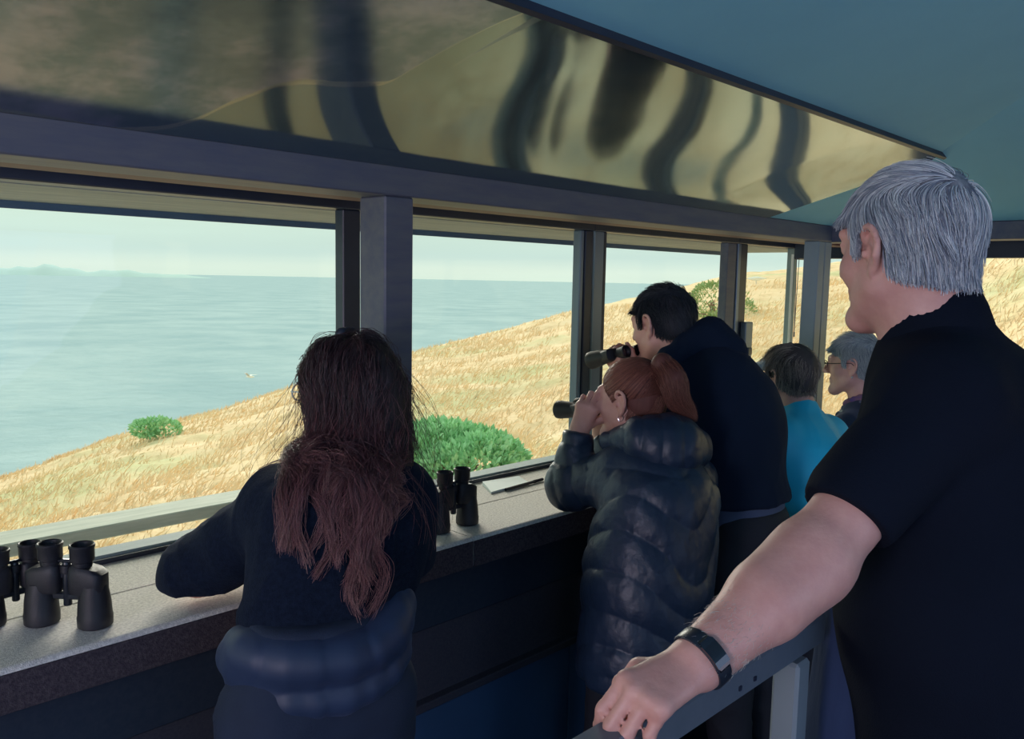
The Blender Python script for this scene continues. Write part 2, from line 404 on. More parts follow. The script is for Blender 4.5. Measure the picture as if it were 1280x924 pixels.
top = {'a': (X0, .915, BZ1+SL*.585), 'e': (2.885, .915, BZ1+SL*.585), 'g': (2.862, 1.5, BZ1), 'b': (3.4, 1.5, BZ1), 'c': (3.4, -1.7, BZ1), 'd': (X0, -1.7, BZ1), 'r': (1.8, -.1, BZ1+1.6*SL), 'l': (X0, -.1, BZ1+1.6*SL)}
ks = list(top); vs = [top[k] for k in ks]+[(x, y, z+.05) for x, y, z in (top[k] for k in ks)]; NK = len(ks); ix = {k: i for i, k in enumerate(ks)}
fs = []
for q in ('aerl', 'ebr', 'egb', 'bcr', 'cdlr'):
    fs.append(tuple(ix[k] for k in q)); fs.append(tuple(ix[k]+NK for k in reversed(q)))

for a, b in ('ae', 'eg', 'gb', 'bc', 'cd', 'dl', 'la'): fs.append((ix[a], ix[a]+NK, ix[b]+NK, ix[b]))
_b0 = len(vs); zr = lambda y: BZ1+SL*(1.5-y)+.05
vs += [(X0, 1.5, zr(1.5)), (2.862, 1.5, zr(1.5)), (2.885, .915, zr(.915)), (X0, .915, zr(.915))]; fs.append((_b0+3, _b0+2, _b0+1, _b0))
cl.add(vs, fs); struct('ceiling', cl, m_ceil)
rf = MB()     # outer roof with eaves
o_ = .62; zt = BZ1+.10
pts_ = [(X0-.3, 1.5+.99, zt-.12), (3.4+.99, 1.5+.99, zt-.12), (3.4+.99, -1.7-.6, zt-.12), (X0-.3, -1.7-.6, zt-.12), (1.8, -.1, zt+1.6*SL+.05), (X0-.3, -.1, zt+1.6*SL+.05)]
rf.add(pts_, [(0, 1, 4, 5), (1, 2, 4), (2, 3, 5, 4)]); struct('roof', rf, m_dark)
struct('ceiling_soffit', MB().box(X0-.3, 4.39, 1.99, 2.49, 1.80, 1.825).box(3.99, 4.39, -2.2, 1.99, 1.80, 1.825), m_soffit)
struct('trim_5', MB().box(X0-.3, 4.39, 2.475, 2.49, 1.780, 1.7995), mat('navy_fascia', (.05, .09, .16), .6))
# walls under the windows
wf = struct('wall_front', MB().box(X0, 3.46, 1.585, 1.66, 0, .89), m_wall2)
struct('panel', MB().box(X0, 3.46, 1.56, 1.585, .733, .89, c=.003), m_wall2, wf)
struct('panel', MB().box(X0, 3.46, 1.572, 1.585, .545, .733), m_wall, wf)
struct('ledger_strip', MB().box(X0, 3.46, 1.545, 1.585, .522, .545, c=.003), m_wall, wf)
xj = on_y(712, 820, 1.56)[0]
struct('baseboard_front', MB().box(X0, xj-.002, 1.56, 1.584, 0, .521, c=.002), m_blue); struct('baseboard_front', MB().box(xj+.002, 3.45, 1.56, 1.584, 0, .521, c=.002), m_blue)
we = struct('wall_right', MB().box(3.46, 3.53, -1.9, 1.6, 0, .89), m_wall2)
# ledge in two carpeted lengths with a joint, and the return along the end window
lj = on_z(553, 690, LZ)[0]; lj = 1.395
def ledge(x0, x1, y0=1.5, y1=1.92):
    mb = MB(); n = 6; r = .012; prof = [(y1, .89), (y0+.004, .89), (y0, .895)]
    for i in range(n+1): a = math.pi/2*i/n; prof.append((y0+r-r*math.cos(a), LZ-r+r*math.sin(a)))
    prof += [(1.715, LZ), (1.717, LZ-.003), (1.720, LZ-.003), (1.722, LZ), (y1, LZ)]
    k = len(prof); v = [(x0, a, b) for a, b in prof]+[(x1, a, b) for a, b in prof]
    f = [(i, (i+1) % k, k+(i+1) % k, k+i) for i in range(k)]+[tuple(range(k-1, -1, -1)), tuple(range(k, 2*k))]
    return mb.add(v, f)
struct('trim_1', ledge(X0, lj-.0015), m_carpet, smooth=False); struct('trim_2', ledge(lj+.0015, 3.92), m_carpet)
m_nose = mat('shaded_ledge_edge_carpet', (.045, .038, .05), .95, col2=(.085, .07, .08), nscale=170, bump=.8, bscale=380, spec=.05)  # ledge carpet again, shade of the front face put into a darker colour
struct('trim_6', MB().box(X0, lj-.0015, 1.4955, 1.4998, .8895, .957, c=.002), m_nose); struct('trim_7', MB().box(lj+.0015, 3.395, 1.4955, 1.4998, .8895, .957, c=.002), m_nose)  # thin strips added over the ledge front to carry the painted shade
struct('trim_3', MB().box(3.4, 3.9, -1.7, 1.4985, .89, LZ, c=.01), m_carpet)
struct('wall_left', MB().box(X0-.02, X0, -1.9, 2.0, 0, .95).box(X0-.02, X0, -1.9, 2.0, 1.80, 2.5), m_wall2)
bw = MB(); YB = -1.8
bw.box(X0, 3.6, YB-.1, YB, 0, .75); bw.box(X0, 3.6, YB-.1, YB, 1.86, 1.98); bw.box(X0, -1.6, YB-.1, YB, .75, 1.86); bw.box(2.6, 3.6, YB-.1, YB, .75, 1.86)
struct('wall_back', bw, m_wall2)
# beams and posts
struct('beam', MB().box(X0, 3.4, 1.5, 1.62, BZ0, BZ1, c=.003), m_frame)
struct('beam', MB().box(3.4, 3.52, -1.7, 1.62, BZ0, BZ1, c=.003), m_frame)
struct('lintel', MB().box(X0, 3.99, 1.62, 1.99, 1.832, 1.90), m_dark); struct('lintel', MB().box(3.52, 3.99, -1.8, 1.62, 1.832, 1.90), m_dark)
struct('trim_4', MB().box(X0, 3.9, 1.6205, 1.70, 1.801, 1.8315, c=.002), m_redgap)
struct('pillar', MB().box(1.118, 1.199, 1.503, 1.60, LZ, BZ0, c=.004), m_frame)
struct('pillar', MB().box(3.29, 3.345, 1.503, 1.567, LZ, BZ0, c=.003).box(3.35, 3.41, 1.503, 1.567, LZ, BZ0, c=.003), mat('grey_painted_post', (.17, .22, .27), .5, col2=(.20, .25, .30), nscale=5))
# sliding windows
m_glass = bpy.data.materials.new('window_glass'); m_glass.use_nodes = True; t_ = m_glass.node_tree; t_.nodes.remove(t_.nodes['Principled BSDF'])
a_ = t_.nodes.new('ShaderNodeBsdfTransparent'); g_ = t_.nodes.new('ShaderNodeBsdfGlossy'); mx_ = t_.nodes.new('ShaderNodeMixShader'); 
mx_.inputs[0].default_value = .015; g_.inputs['Roughness'].default_value = .02; a_.inputs[0].default_value = (.97, .99, .985, 1)
t_.links.new(a_.outputs[0], mx_.inputs[1]); t_.links.new(g_.outputs[0], mx_.inputs[2]); t_.links.new(mx_.outputs[0], t_.nodes['Material Output'].inputs[0])
YG = 1.94; HT = 1.832; GB = 1.801
xw = {px: on_y(px, 300, YG)[0] for px in (425, 447, 723, 737, 741, 755, 907, 919, 921, 932)}
xw[425] = on_y(425, 330, YG)[0]
def window(i, x0, x1):
    wn = empty('window_%d' % i, ((x0+x1)/2, YG, LZ)); wn['kind'] = 'structure'
    struct('sill_track', MB().box(x0, x1, 1.921, 1.985, LZ-.01, LZ+.018, c=.003), m_pale, wn)
    struct('track_lip', MB().box(x0, x1, 1.912, 1.9205, LZ+.0005, LZ+.012), m_dark, wn)
    struct('head_frame', MB().box(x0, x1, 1.915, 1.985, GB, HT-.001, c=.003), m_dark, wn)
    return wn
def stile(wn, x0, x1, y0, y1, m): struct('stile', MB().box(x0, x1, y0, y1, LZ+.018, GB, c=.003), m, wn)
def pane(wn, x0, x1, y): struct('glass_pane', MB().box(x0, x1, y-.002, y+.002, LZ+.018, GB), m_glass, wn)
w1 = window(1, X0, xw[447]); pane(w1, X0, xw[425], 1.945); stile(w1, xw[425], xw[447], 1.925, 1.965, m_dark)
w2 = window(2, xw[447], xw[737]); pane(w2, xw[447], xw[723], 1.945); stile(w2, xw[723], xw[723]+.02, 1.928, 1.965, m_alu); stile(w2, xw[723]+.02, xw[737], 1.922, 1.965, m_dark)
w3 = window(3, xw[737], xw[919]); stile(w3, xw[737]+.002, xw[737]+.010, 1.918, 1.965, m_pale); stile(w3, xw[737]+.010, xw[755]-.02, 1.922, 1.965, m_alu); stile(w3, xw[755]-.02, xw[755], 1.925, 1.965, m_dark)
pane(w3, xw[755], xw[907], 1.945); stile(w3, xw[907], xw[907]+.075, 1.925, 1.965, m_frame); stile(w3, xw[907]+.075, xw[919], 1.93, 1.965, m_dark)
w4 = window(4, xw[919], 3.93); stile(w4, xw[919]+.002, xw[919]+.03, 1.922, 1.965, m_alu); stile(w4, xw[919]+.03, xw[932], 1.925, 1.965, m_dark); pane(w4, xw[932], 3.93, 1.945)
stile(w4, 3.945, 3.975, 1.925, 1.965, m_pale)
zl0, zl1 = on_y(922, 450, 1.91)[2], on_y(922, 403, 1.91)[2]; xl = xw[919]
lt = empty('window_latch', (xl+.09, 1.915, zl0)); tag(lt, 'grey sash latch box on the window stile behind the man in the hoodie', 'latch')
MB().box(xl+.055, xl+.12, 1.895, 1.925, zl0, zl1, c=.004).build('latch_plate', m_alu, lt); MB().box(xl+.07, xl+.105, 1.885, 1.895, zl0+.02, zl0+.055, c=.003).build('lever', m_dark, lt)
# end window
w5 = empty('window_5', (3.94, 0, LZ)); w5['kind'] = 'structure'
struct('sill_track', MB().box(3.921, 3.985, -1.8, 1.92, LZ-.01, LZ+.018, c=.003), m_pale, w5); struct('head_frame', MB().box(3.915, 3.985, -1.8, 1.915, 1.75, HT-.001, c=.003), m_dark, w5)
struct('glass_pane', MB().box(3.943, 3.947, -.62, 1.90, LZ+.018, 1.75), m_glass, w5); struct('glass_pane', MB().box(3.943, 3.947, -1.8, -.68, LZ+.018, 1.75), m_glass, w5)
struct('stile', MB().box(3.925, 3.965, -.68, -.62, LZ+.018, 1.75, c=.003), m_dark, w5)
# blind cord by the corner post
cx_ = on_y(990, 330, 1.90)
m_cord = mat('white_cord', (.75, .78, .72), .5)
bl = empty('blind_cord', (cx_[0], 1.90, 1.79)); tag(bl, 'white blind wand and thin cord loop hanging beside the corner post', 'cord')
p0 = on_y(991, 318, 1.90); p1 = on_y(985, 440, 1.90)
MB().tube([p0, p1], .006, 8).build('wand', m_cord, bl)
q0 = on_y(996, 322, 1.90); q1 = on_y(992.5, 418, 1.90); q2 = on_y(999, 322, 1.90)
MB().tube([q0, q1], .0018, 6).tube([q2, q1], .0018, 6).tube([q1+np.array([0, 0, .012]), q1-np.array([0, 0, .012])], .004, 6).build('cord_loop', m_frame, bl)
b0 = on_y(1000, 315, 1.90)
MB().box(b0[0]-.03, b0[0]+.05, 1.885, 1.915, GB-.055, GB-.001, c=.004).build('bracket', m_dark, bl)

# reflective panel under the slope of the ceiling
pn = empty('reflective_panel', (0, 1.5, BZ1)); tag(pn, 'long stained shiny panel fixed to the ceiling slope, mirroring the window frames', 'panel')
nx, nv = 240, 24; v = []; 
ex0, ex1 = 2.845, 2.882
uu = np.linspace(0, 1, nx+1); vv = np.linspace(0, 1, nv+1)
for a in vv:
    for b in uu:
        xe = ex0+(ex1-ex0)*a; x = -2.28+(xe+2.28)*b; y = 1.498-.591*a
        z = BZ1+SL*(1.5-y)-.003+(.010+.016*min(1, max(0, (x-.35)/.8)))*math.sin(math.pi*a)*min(1, max(0, (xe-x)/.45))**.7
        v.append((x, y, z))
va = np.array(v); wv = fbm(va*np.array([1.6, 2.2, 0])+5, 2)*.0022+fbm(va*np.array([6., 4., 0])+11, 2)*.0006
edge = np.repeat(np.sin(np.pi*vv), nx+1); va[:, 2] += wv*edge
Q = [(j*(nx+1)+i, j*(nx+1)+i+1, (j+1)*(nx+1)+i+1, (j+1)*(nx+1)+i) for j in range(nv) for i in range(nx)]
m_pan = bpy.data.materials.new('stained_reflective_sheet'); m_pan.use_nodes = True; t_ = m_pan.node_tree; b_ = t_.nodes['Principled BSDF']
def nn(k, **kw):
    o = t_.nodes.new(k)
    for a, b in kw.items(): setattr(o, a, b)
    return o
tc_ = nn('ShaderNodeTexCoord'); sp_ = nn('ShaderNodeSeparateXYZ'); t_.links.new(tc_.outputs['Object'], sp_.inputs[0])
nz_ = nn('ShaderNodeTexNoise'); nz_.inputs['Scale'].default_value = 5; nz_.inputs['Detail'].default_value = 5; t_.links.new(tc_.outputs['Object'], nz_.inputs[0])
# worn area: y below a wavy curve of x (torn film towards the left)
fc = nn('ShaderNodeFloatCurve'); cv = fc.mapping.curves[0]
PTS = []
for px, py in ((0, 138), (160, 160), (300, 133), (360, 117), (480, 120), (560, 100), (640, 62), (675, 30), (690, 5)):
    r = ray(px, py); k = (BZ1-E+SL*1.5)/(r[2]+SL*r[1]); PTS.append((r[0]*k, r[1]*k))
cv.points[0].location = (0, 1.0); cv.points[1].location = (1, 0)
for x, y in PTS: cv.points.new((x+.2)/2.2, (y-.85)/.7)
fc.mapping.update()
mx1 = nn('ShaderNodeMapRange'); mx1.inputs[1].default_value = -.2; mx1.inputs[2].default_value = 2.0; t_.links.new(sp_.outputs[0], mx1.inputs[0]); t_.links.new(mx1.outputs[0], fc.inputs['Value'])
my1 = nn('ShaderNodeMapRange'); my1.inputs[1].default_value = .85; my1.inputs[2].default_value = 1.55; t_.links.new(sp_.outputs[1], my1.inputs[0])
ad = nn('ShaderNodeMath', operation='MULTIPLY_ADD'); t_.links.new(nz_.outputs[0], ad.inputs[0]); ad.inputs[1].default_value = .08; t_.links.new(my1.outputs[0], ad.inputs[2])
sb = nn('ShaderNodeMath', operation='SUBTRACT'); t_.links.new(fc.outputs[0], sb.inputs[0]); t_.links.new(ad.outputs[0], sb.inputs[1])
ms = nn('ShaderNodeMapRange'); ms.inputs[1].default_value = -.05; ms.inputs[2].default_value = -.02; lt_ = nn('ShaderNodeMath', operation='LESS_THAN'); lt_.inputs[1].default_value = PTS[-1][0]+.02; t_.links.new(sp_.outputs[0], lt_.inputs[0])
sb2 = nn('ShaderNodeMath', operation='MULTIPLY_ADD'); sb2.inputs[2].default_value = -1; lt2 = nn('ShaderNodeMath', operation='ADD'); lt2.inputs[1].default_value = 1; t_.links.new(sb.outputs[0], lt2.inputs[0]); t_.links.new(lt2.outputs[0], sb2.inputs[0]); t_.links.new(lt_.outputs[0], sb2.inputs[1]); sb = sb2
t_.links.new(sb.outputs[0], ms.inputs[0])   # 1 in worn area
ln = nn('ShaderNodeMath', operation='COMPARE'); ln.inputs[1].default_value = -.035; ln.inputs[2].default_value = .012; t_.links.new(sb.outputs[0], ln.inputs[0])  # torn edge line
n2_ = nn('ShaderNodeTexNoise'); n2_.inputs['Scale'].default_value = 3.2; n2_.inputs['Detail'].default_value = 7; n2_.inputs['Roughness'].default_value = .65; t_.links.new(tc_.outputs['Object'], n2_.inputs[0])
rp = nn('ShaderNodeValToRGB'); e = rp.color_ramp.elements; e[0].position = .38; e[0].color = (.11, .18, .25, 1); e[1].position = .62; e[1].color = (.36, .39, .50, 1); e_ = e.new(.5); e_.color = (.18, .26, .33, 1); t_.links.new(n2_.outputs[0], rp.inputs[0])
c1 = nn('ShaderNodeMix', data_type='RGBA'); c1.inputs[6].default_value = (.22, .315, .355, 1); t_.links.new(ms.outputs[0], c1.inputs[0]); t_.links.new(rp.outputs[0], c1.inputs[7])
c2 = nn('ShaderNodeMix', data_type='RGBA'); c2.inputs[7].default_value = (.36, .41, .40, 1); t_.links.new(ln.outputs[0], c2.inputs[0]); t_.links.new(c1.outputs[2], c2.inputs[6])
t_.links.new(c2.outputs[2], b_.inputs['Base Color'])
rr = nn('ShaderNodeMapRange'); rr.inputs[1].default_value = 0; rr.inputs[2].default_value = 1; rr.inputs[3].default_value = .03; rr.inputs[4].default_value = .12; t_.links.new(ms.outputs[0], rr.inputs[0])
r2_ = nn('ShaderNodeMath', operation='MULTIPLY_ADD'); t_.links.new(n2_.outputs[0], r2_.inputs[0]); r2_.inputs[1].default_value = .12; t_.links.new(rr.outputs[0], r2_.inputs[2])
t_.links.new(r2_.outputs[0], b_.inputs['Roughness']); b_.inputs['Metallic'].default_value = .85
PMAT = b_
link('sheet', raw_mesh('sheet', va, Q), m_pan, pn)
def sl(y): return BZ1+SL*(1.5-y)
MB().add([(-2.28, .917, sl(.917)-.014), (ex1, .917, sl(.917)-.014), (ex1+.004, .905, sl(.905)-.014), (-2.28, .905, sl(.905)-.014), (-2.28, .917, sl(.917)-.001), (ex1, .917, sl(.917)-.001), (ex1+.004, .905, sl(.905)-.001), (-2.28, .905, sl(.905)-.001)],
         [(3, 2, 1, 0), (4, 5, 6, 7), (0, 1, 5, 4), (1, 2, 6, 5), (2, 3, 7, 6), (3, 0, 4, 7)]).build('edge_strip', m_dark, pn)

# hand rail inside
m_rail = mat('grey_steel_rail', (.10, .125, .16), .45, col2=(.12, .145, .18), nscale=20, bump=.05)
m_post = mat('pale_grey_post', (.21, .25, .28), .5)
rl = empty('handrail', (1.15, .55, 0)); tag(rl, 'grey steel handrail under the hand of the white-haired man', 'rail')
MB().box(.22, 1.25, .522, .570, 1.058, 1.108, c=.006).build('top_rail', m_rail, rl)
for x in (.26, 1.142): MB().box(x, x+.042, .515, .557, .0, 1.0575, c=.005).build('post', m_post, rl)
for x in (1.02, .98): MB().box(x-.003, x+.003, .520, .5225, 1.075, 1.081).build('screw', m_dark, rl)
# rail outside the windows
m_out = mat('weathered_timber', (.55, .56, .50), .8, col2=(.40, .43, .38), nscale=5, stretch=(1, 8, 8), bump=.4, bscale=30)
ro = empty('outdoor_rail', (0, 2.77, -1.0)); tag(ro, 'pale weathered timber rail outside the window above the grass', 'rail')
xe_ = on_y(372, 610, 2.7)[0]
MB().box(-3.2, xe_, 2.70, 2.845, .777, .82, c=.004).build('top_board', m_out, ro)
for x in (xe_-.1, -1.2): MB().box(x, x+.09, 2.73, 2.82, -2.4, .776, c=.004).build('post', m_out, ro)
# ------------------------------------------------------------------ outside
EL = np.array([(-70, .20), (0, .20), (10, .16), (18, .08), (22, .030), (25.6, .0195), (30.3, .009), (35, -.014), (40.1, -.0352), (45, -.060), (51.2, -.0898), (58.7, -.1292), (64, -.158), (70.2, -.1831), (76.7, -.221), (100, -.29), (160, -.36)])
RC = np.array([(-70, 110), (10, 110), (26, 105), (40, 75), (51, 56), (60, 48), (77, 38), (160, 32)])
azs = np.concatenate([np.linspace(-70, 12, 60), np.linspace(12.5, 84, 330), np.linspace(85, 160, 50)]); el_ = np.interp(azs, EL[:, 0], EL[:, 1]); rc_ = np.interp(azs, RC[:, 0], RC[:, 1])
def ground_z(az, r, noise=True):
    e = np.interp(az, EL[:, 0], EL[:, 1]); c = np.interp(az, RC[:, 0], RC[:, 1]); t = np.clip(r/c, 0, 1)
    z = E+e*r-3.3*(1-t)**2
    over = np.maximum(r-c, 0); z = z-over*.75-.02*over**1.3
    a = np.radians(az); x = np.cos(a)*r; y = np.sin(a)*r
    if noise:
        P = np.stack([x, y, np.zeros_like(x)], -1)
        z = z+fbm(P*.16, 3)*.55*np.clip(r/12, 0, 1)*(.25+.75*np.clip((c-r)/c*3, 0, 1))+fbm(P*.9+9, 3)*.16*np.clip(r/10, 0, 1)
    return x, y, z
tt = np.concatenate([np.linspace(0, 1, 230)**1.6*.985+.0, [1.0, 1.015, 1.05, 1.15, 1.4, 1.9, 2.6]])
A2, T2 = np.meshgrid(azs, tt, indexing='ij'); R2 = 2.3+(np.interp(A2, RC[:, 0], RC[:, 1])-2.3)*np.minimum(T2, 1)+np.maximum(T2-1, 0)*60
x, y, z = ground_z(A2, R2); z = np.maximum(z, -74)
na, nr = A2.shape; V = np.stack([x, y, z], -1).reshape(-1, 3)
ii, jj = np.meshgrid(np.arange(na-1), np.arange(nr-1), indexing='ij'); k = (ii*nr+jj).ravel(); Q = np.stack([k, k+1, k+nr+1, k+nr], 1)[:, ::-1]
mg = bpy.data.materials.new('dry_grass_slope'); mg.use_nodes = True; t_ = mg.node_tree; b_ = t_.nodes['Principled BSDF']; b_.inputs['Roughness'].default_value = .95; b_.inputs['Specular IOR Level'].default_value = .1
tc_ = nn('ShaderNodeTexCoord')
def noise_(scale, det, st, w=0):
    m_ = nn('ShaderNodeMapping'); m_.inputs['Scale'].default_value = st; m_.inputs['Location'].default_value = (w, w, w); m_.inputs['Rotation'].default_value = (0, 0, .5); t_.links.new(tc_.outputs['Object'], m_.inputs[0])
    n_ = nn('ShaderNodeTexNoise'); n_.inputs['Scale'].default_value = scale; n_.inputs['Detail'].default_value = det; n_.inputs['Roughness'].default_value = .62; t_.links.new(m_.outputs[0], n_.inputs[0]); return n_
STRAW = ((.68, .48, .28), (.86, .63, .40), (.92, .71, .50)); GREEN = ((.40, .50, .26), (.54, .60, .34))
na_ = noise_(1.1, 8, (1, 1, .5)); ra_ = nn('ShaderNodeValToRGB'); e = ra_.color_ramp.elements; e[0].position = .32; e[0].color = (*STRAW[0], 1); e[1].position = .7; e[1].color = (*STRAW[2], 1); q = e.new(.5); q.color = (*STRAW[1], 1); t_.links.new(na_.outputs[0], ra_.inputs[0])
nb_ = noise_(.16, 6, (1, .45, 1), 7.3); rb_ = nn('ShaderNodeMapRange'); rb_.inputs[1].default_value = .53; rb_.inputs[2].default_value = .66; rb_.inputs[4].default_value = .6; t_.links.new(nb_.outputs[0], rb_.inputs[0])
nc_ = noise_(5, 5, (1, 1, 1), 2); rc2 = nn('ShaderNodeMix', data_type='RGBA'); rc2.inputs[6].default_value = (*GREEN[0], 1); rc2.inputs[7].default_value = (*GREEN[1], 1); t_.links.new(nc_.outputs[0], rc2.inputs[0])
mm = nn('ShaderNodeMix', data_type='RGBA'); t_.links.new(rb_.outputs[0], mm.inputs[0]); t_.links.new(ra_.outputs[0], mm.inputs[6]); t_.links.new(rc2.outputs[2], mm.inputs[7]); t_.links.new(mm.outputs[2], b_.inputs['Base Color'])
nd_ = noise_(9, 6, (1, 1, .4), 4); bu_ = nn('ShaderNodeBump'); bu_.inputs['Strength'].default_value = .4; bu_.inputs['Distance'].default_value = .10; t_.links.new(nd_.outputs[0], bu_.inputs['Height']); t_.links.new(bu_.outputs[0], b_.inputs['Normal'])
hl = link('hill', raw_mesh('hill', V, Q), mg); hl['kind'] = 'structure'
# standing grass
rng = np.random.default_rng(5); n = 90000
az = rng.uniform(8, 82, n); cc = np.interp(az, RC[:, 0], RC[:, 1]); rr_ = np.minimum(5+(rng.random(n)**1.5)*46, cc*.995); 
x, y, z = ground_z(az, rr_); P = np.stack([x, y, z], 1)
dens = fbm(P*np.array([.5, .5, 0])+3, 3); ok = dens+rng.normal(0, .25, n) > -.05; P = P[ok]; rr_ = rr_[ok]; n = len(P)
hgt = rng.uniform(.05, .20, n)*(.8+rr_/60); a = rng.uniform(0, np.pi, n); wd = .004+rr_*.0005
lean = np.stack([rng.normal(.10, .09, n), rng.normal(-.06, .09, n), hgt], 1); sd_ = np.stack([np.cos(a), np.sin(a), np.zeros(n)], 1)*wd[:, None]
Vb = np.concatenate([P-sd_-[0, 0, .05], P+sd_-[0, 0, .05], P+lean*.55+sd_*.7, P+lean], 0); I = np.arange(n); Qb = np.stack([I, I+n, I+2*n, I+3*n], 1)
m_gr = mat('dry_grass_blades', (.90, .68, .45), .9, col2=(.85, .64, .42), nscale=.7, ndet=6, spec=.1)
g = link('standing_grass', raw_mesh('standing_grass', Vb, Qb), m_gr); tag(g, 'tufts of dry straw-coloured grass covering the slope outside', 'grass', kind='stuff')
# sea
m_sea = bpy.data.materials.new('sea_water'); m_sea.use_nodes = True; t_ = m_sea.node_tree; b_ = t_.nodes['Principled BSDF']
b_.inputs['Roughness'].default_value = .6; b_.inputs['IOR'].default_value = 1.01; b_.inputs['Specular IOR Level'].default_value = 0
tc_ = nn('ShaderNodeTexCoord')
s1 = noise_(.010, 6, (1, 1, 1)); s1.inputs['Roughness'].default_value = .7
rs = nn('ShaderNodeValToRGB'); e = rs.color_ramp.elements; e[0].position = .38; e[0].color = (.37, .49, .55, 1); e[1].position = .64; e[1].color = (.47, .58, .63, 1); t_.links.new(s1.outputs[0], rs.inputs[0]); t_.links.new(rs.outputs[0], b_.inputs['Base Color'])
s2 = noise_(.06, 7, (1, 1, 1), 3); bu_ = nn('ShaderNodeBump'); bu_.inputs['Strength'].default_value = .7; bu_.inputs['Distance'].default_value = 2.5; t_.links.new(s2.outputs[0], bu_.inputs['Height']); t_.links.new(bu_.outputs[0], b_.inputs['Normal'])
R_ = [60, 150, 400, 1000, 3000, 8000, 20000, 45000]; aa = np.radians(np.linspace(-80, 200, 97)); Vs = [(math.cos(a)*r, math.sin(a)*r, -72) for r in R_ for a in aa]
Qs = [(i*97+j, i*97+j+1, (i+1)*97+j+1, (i+1)*97+j) for i in range(len(R_)-1) for j in range(96)]
so = link('sea', raw_mesh('sea', Vs, np.array(Qs)[:, ::-1]), m_sea); so['kind'] = 'structure'
# far headland, its distance haze put into the pale base colour
m_far = mat('haze_tinted_headland', (.52, .66, .68), 1., spec=0)
Vh = []; nh = 60
for i in range(nh+1):
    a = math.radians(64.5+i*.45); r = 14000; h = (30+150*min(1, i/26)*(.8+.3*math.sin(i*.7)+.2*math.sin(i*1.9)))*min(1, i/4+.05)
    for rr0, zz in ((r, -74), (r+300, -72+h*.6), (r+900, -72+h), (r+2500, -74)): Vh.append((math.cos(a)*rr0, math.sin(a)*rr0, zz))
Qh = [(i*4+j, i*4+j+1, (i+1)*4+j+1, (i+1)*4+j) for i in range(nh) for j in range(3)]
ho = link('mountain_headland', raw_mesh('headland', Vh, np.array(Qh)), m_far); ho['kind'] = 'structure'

# bushes
m_leaf = mat('bush_leaves', (.26, .56, .28), .6, col2=(.48, .78, .46), nscale=4, ndet=5)
m_leaf2 = mat('bush_leaves_dull', (.20, .36, .14), .7, col2=(.42, .50, .24), nscale=3, ndet=5)
m_stem = mat('bush_stem', (.20, .13, .09), .9)
def bush(label, c, rad, n, lsize, m, seed, lumps=9):
    rng = np.random.default_rng(seed); c = np.array(c); rad = np.array(rad); b = empty('bush', c); tag(b, label, 'bush')
    lc = rng.normal(size=(lumps, 3)); lc /= np.linalg.norm(lc, axis=1, keepdims=True); lc[:, 2] = np.abs(lc[:, 2]); lc *= .52; lr = rng.uniform(.38, .6, lumps)
    k = rng.integers(0, lumps, n); d = rng.normal(size=(n, 3)); d /= np.linalg.norm(d, axis=1, keepdims=True); rr = rng.uniform(.8, 1.06, n)**.7
    P = lc[k]+d*(lr[k]*rr)[:, None]; q = np.min(np.linalg.norm(P[:, None]-lc[None], axis=2)/lr[None], 1); ok = (q > .74) & (P[:, 2] > -.25); P = P[ok]; d = d[ok]; n = len(P)
    P = P*rad+c; d = d+rng.normal(0, .55, (n, 3))+[0, 0, .35]; d /= np.linalg.norm(d, axis=1, keepdims=True); s = np.cross(d, rng.normal(size=(n, 3))); s /= np.linalg.norm(s, axis=1, keepdims=True)
    L_ = lsize*rng.uniform(.6, 1.4, n)[:, None]; V = np.concatenate([P, P+d*L_*.5+s*L_*.24, P+d*L_, P+d*L_*.5-s*L_*.24]); I = np.arange(n)
    f = link('foliage', raw_mesh('foliage', V, np.stack([I, I+n, I+2*n, I+3*n], 1), False), m, b)
    mb = MB()
    for i in range(lumps): mb.tube([c-[0, 0, rad[2]*.3], c+lc[i]*rad*.5+rng.normal(0, .03, 3), c+lc[i]*rad*.95], [.03*rad[0], .02*rad[0], .008*rad[0]], 6)
    mb.build('stem', m_stem, b, True); return b
def gp(px, py, dz=0):      # where the line of sight meets the slope
    r = ray(px, py); az = math.degrees(math.atan2(r[1], r[0])); h = math.hypot(r[0], r[1])
    for R in np.arange(4, np.interp(az, RC[:, 0], RC[:, 1]), .05):
        if E+r[2]/h*R <= float(ground_z(np.array(az), np.array(R))[2]): break
    x, y, z = ground_z(np.array(az), np.array(R)); return np.array([float(x), float(y), float(z)+dz])
_r = ray(568, 585); _b = EYE+_r/math.hypot(_r[0], _r[1])*9.0-np.array([0, 0, .12])
bush('big bright green bush just outside, between the square post and the next window frame', _b, (.95, .95, .62), 26000, .085, m_leaf, 2, 13)
c = gp(193, 549); bush('small green shrub alone on the edge of the slope above the sea', c+[0, 0, .28], (.72, .72, .42), 2600, .14, m_leaf, 3, 7)
c = gp(893, 398); bush('olive shrub high on the slope left of the sash latch', c+[0, 0, .1], (1.5, 1.5, 1.3), 5000, .13, m_leaf2, 4, 12)
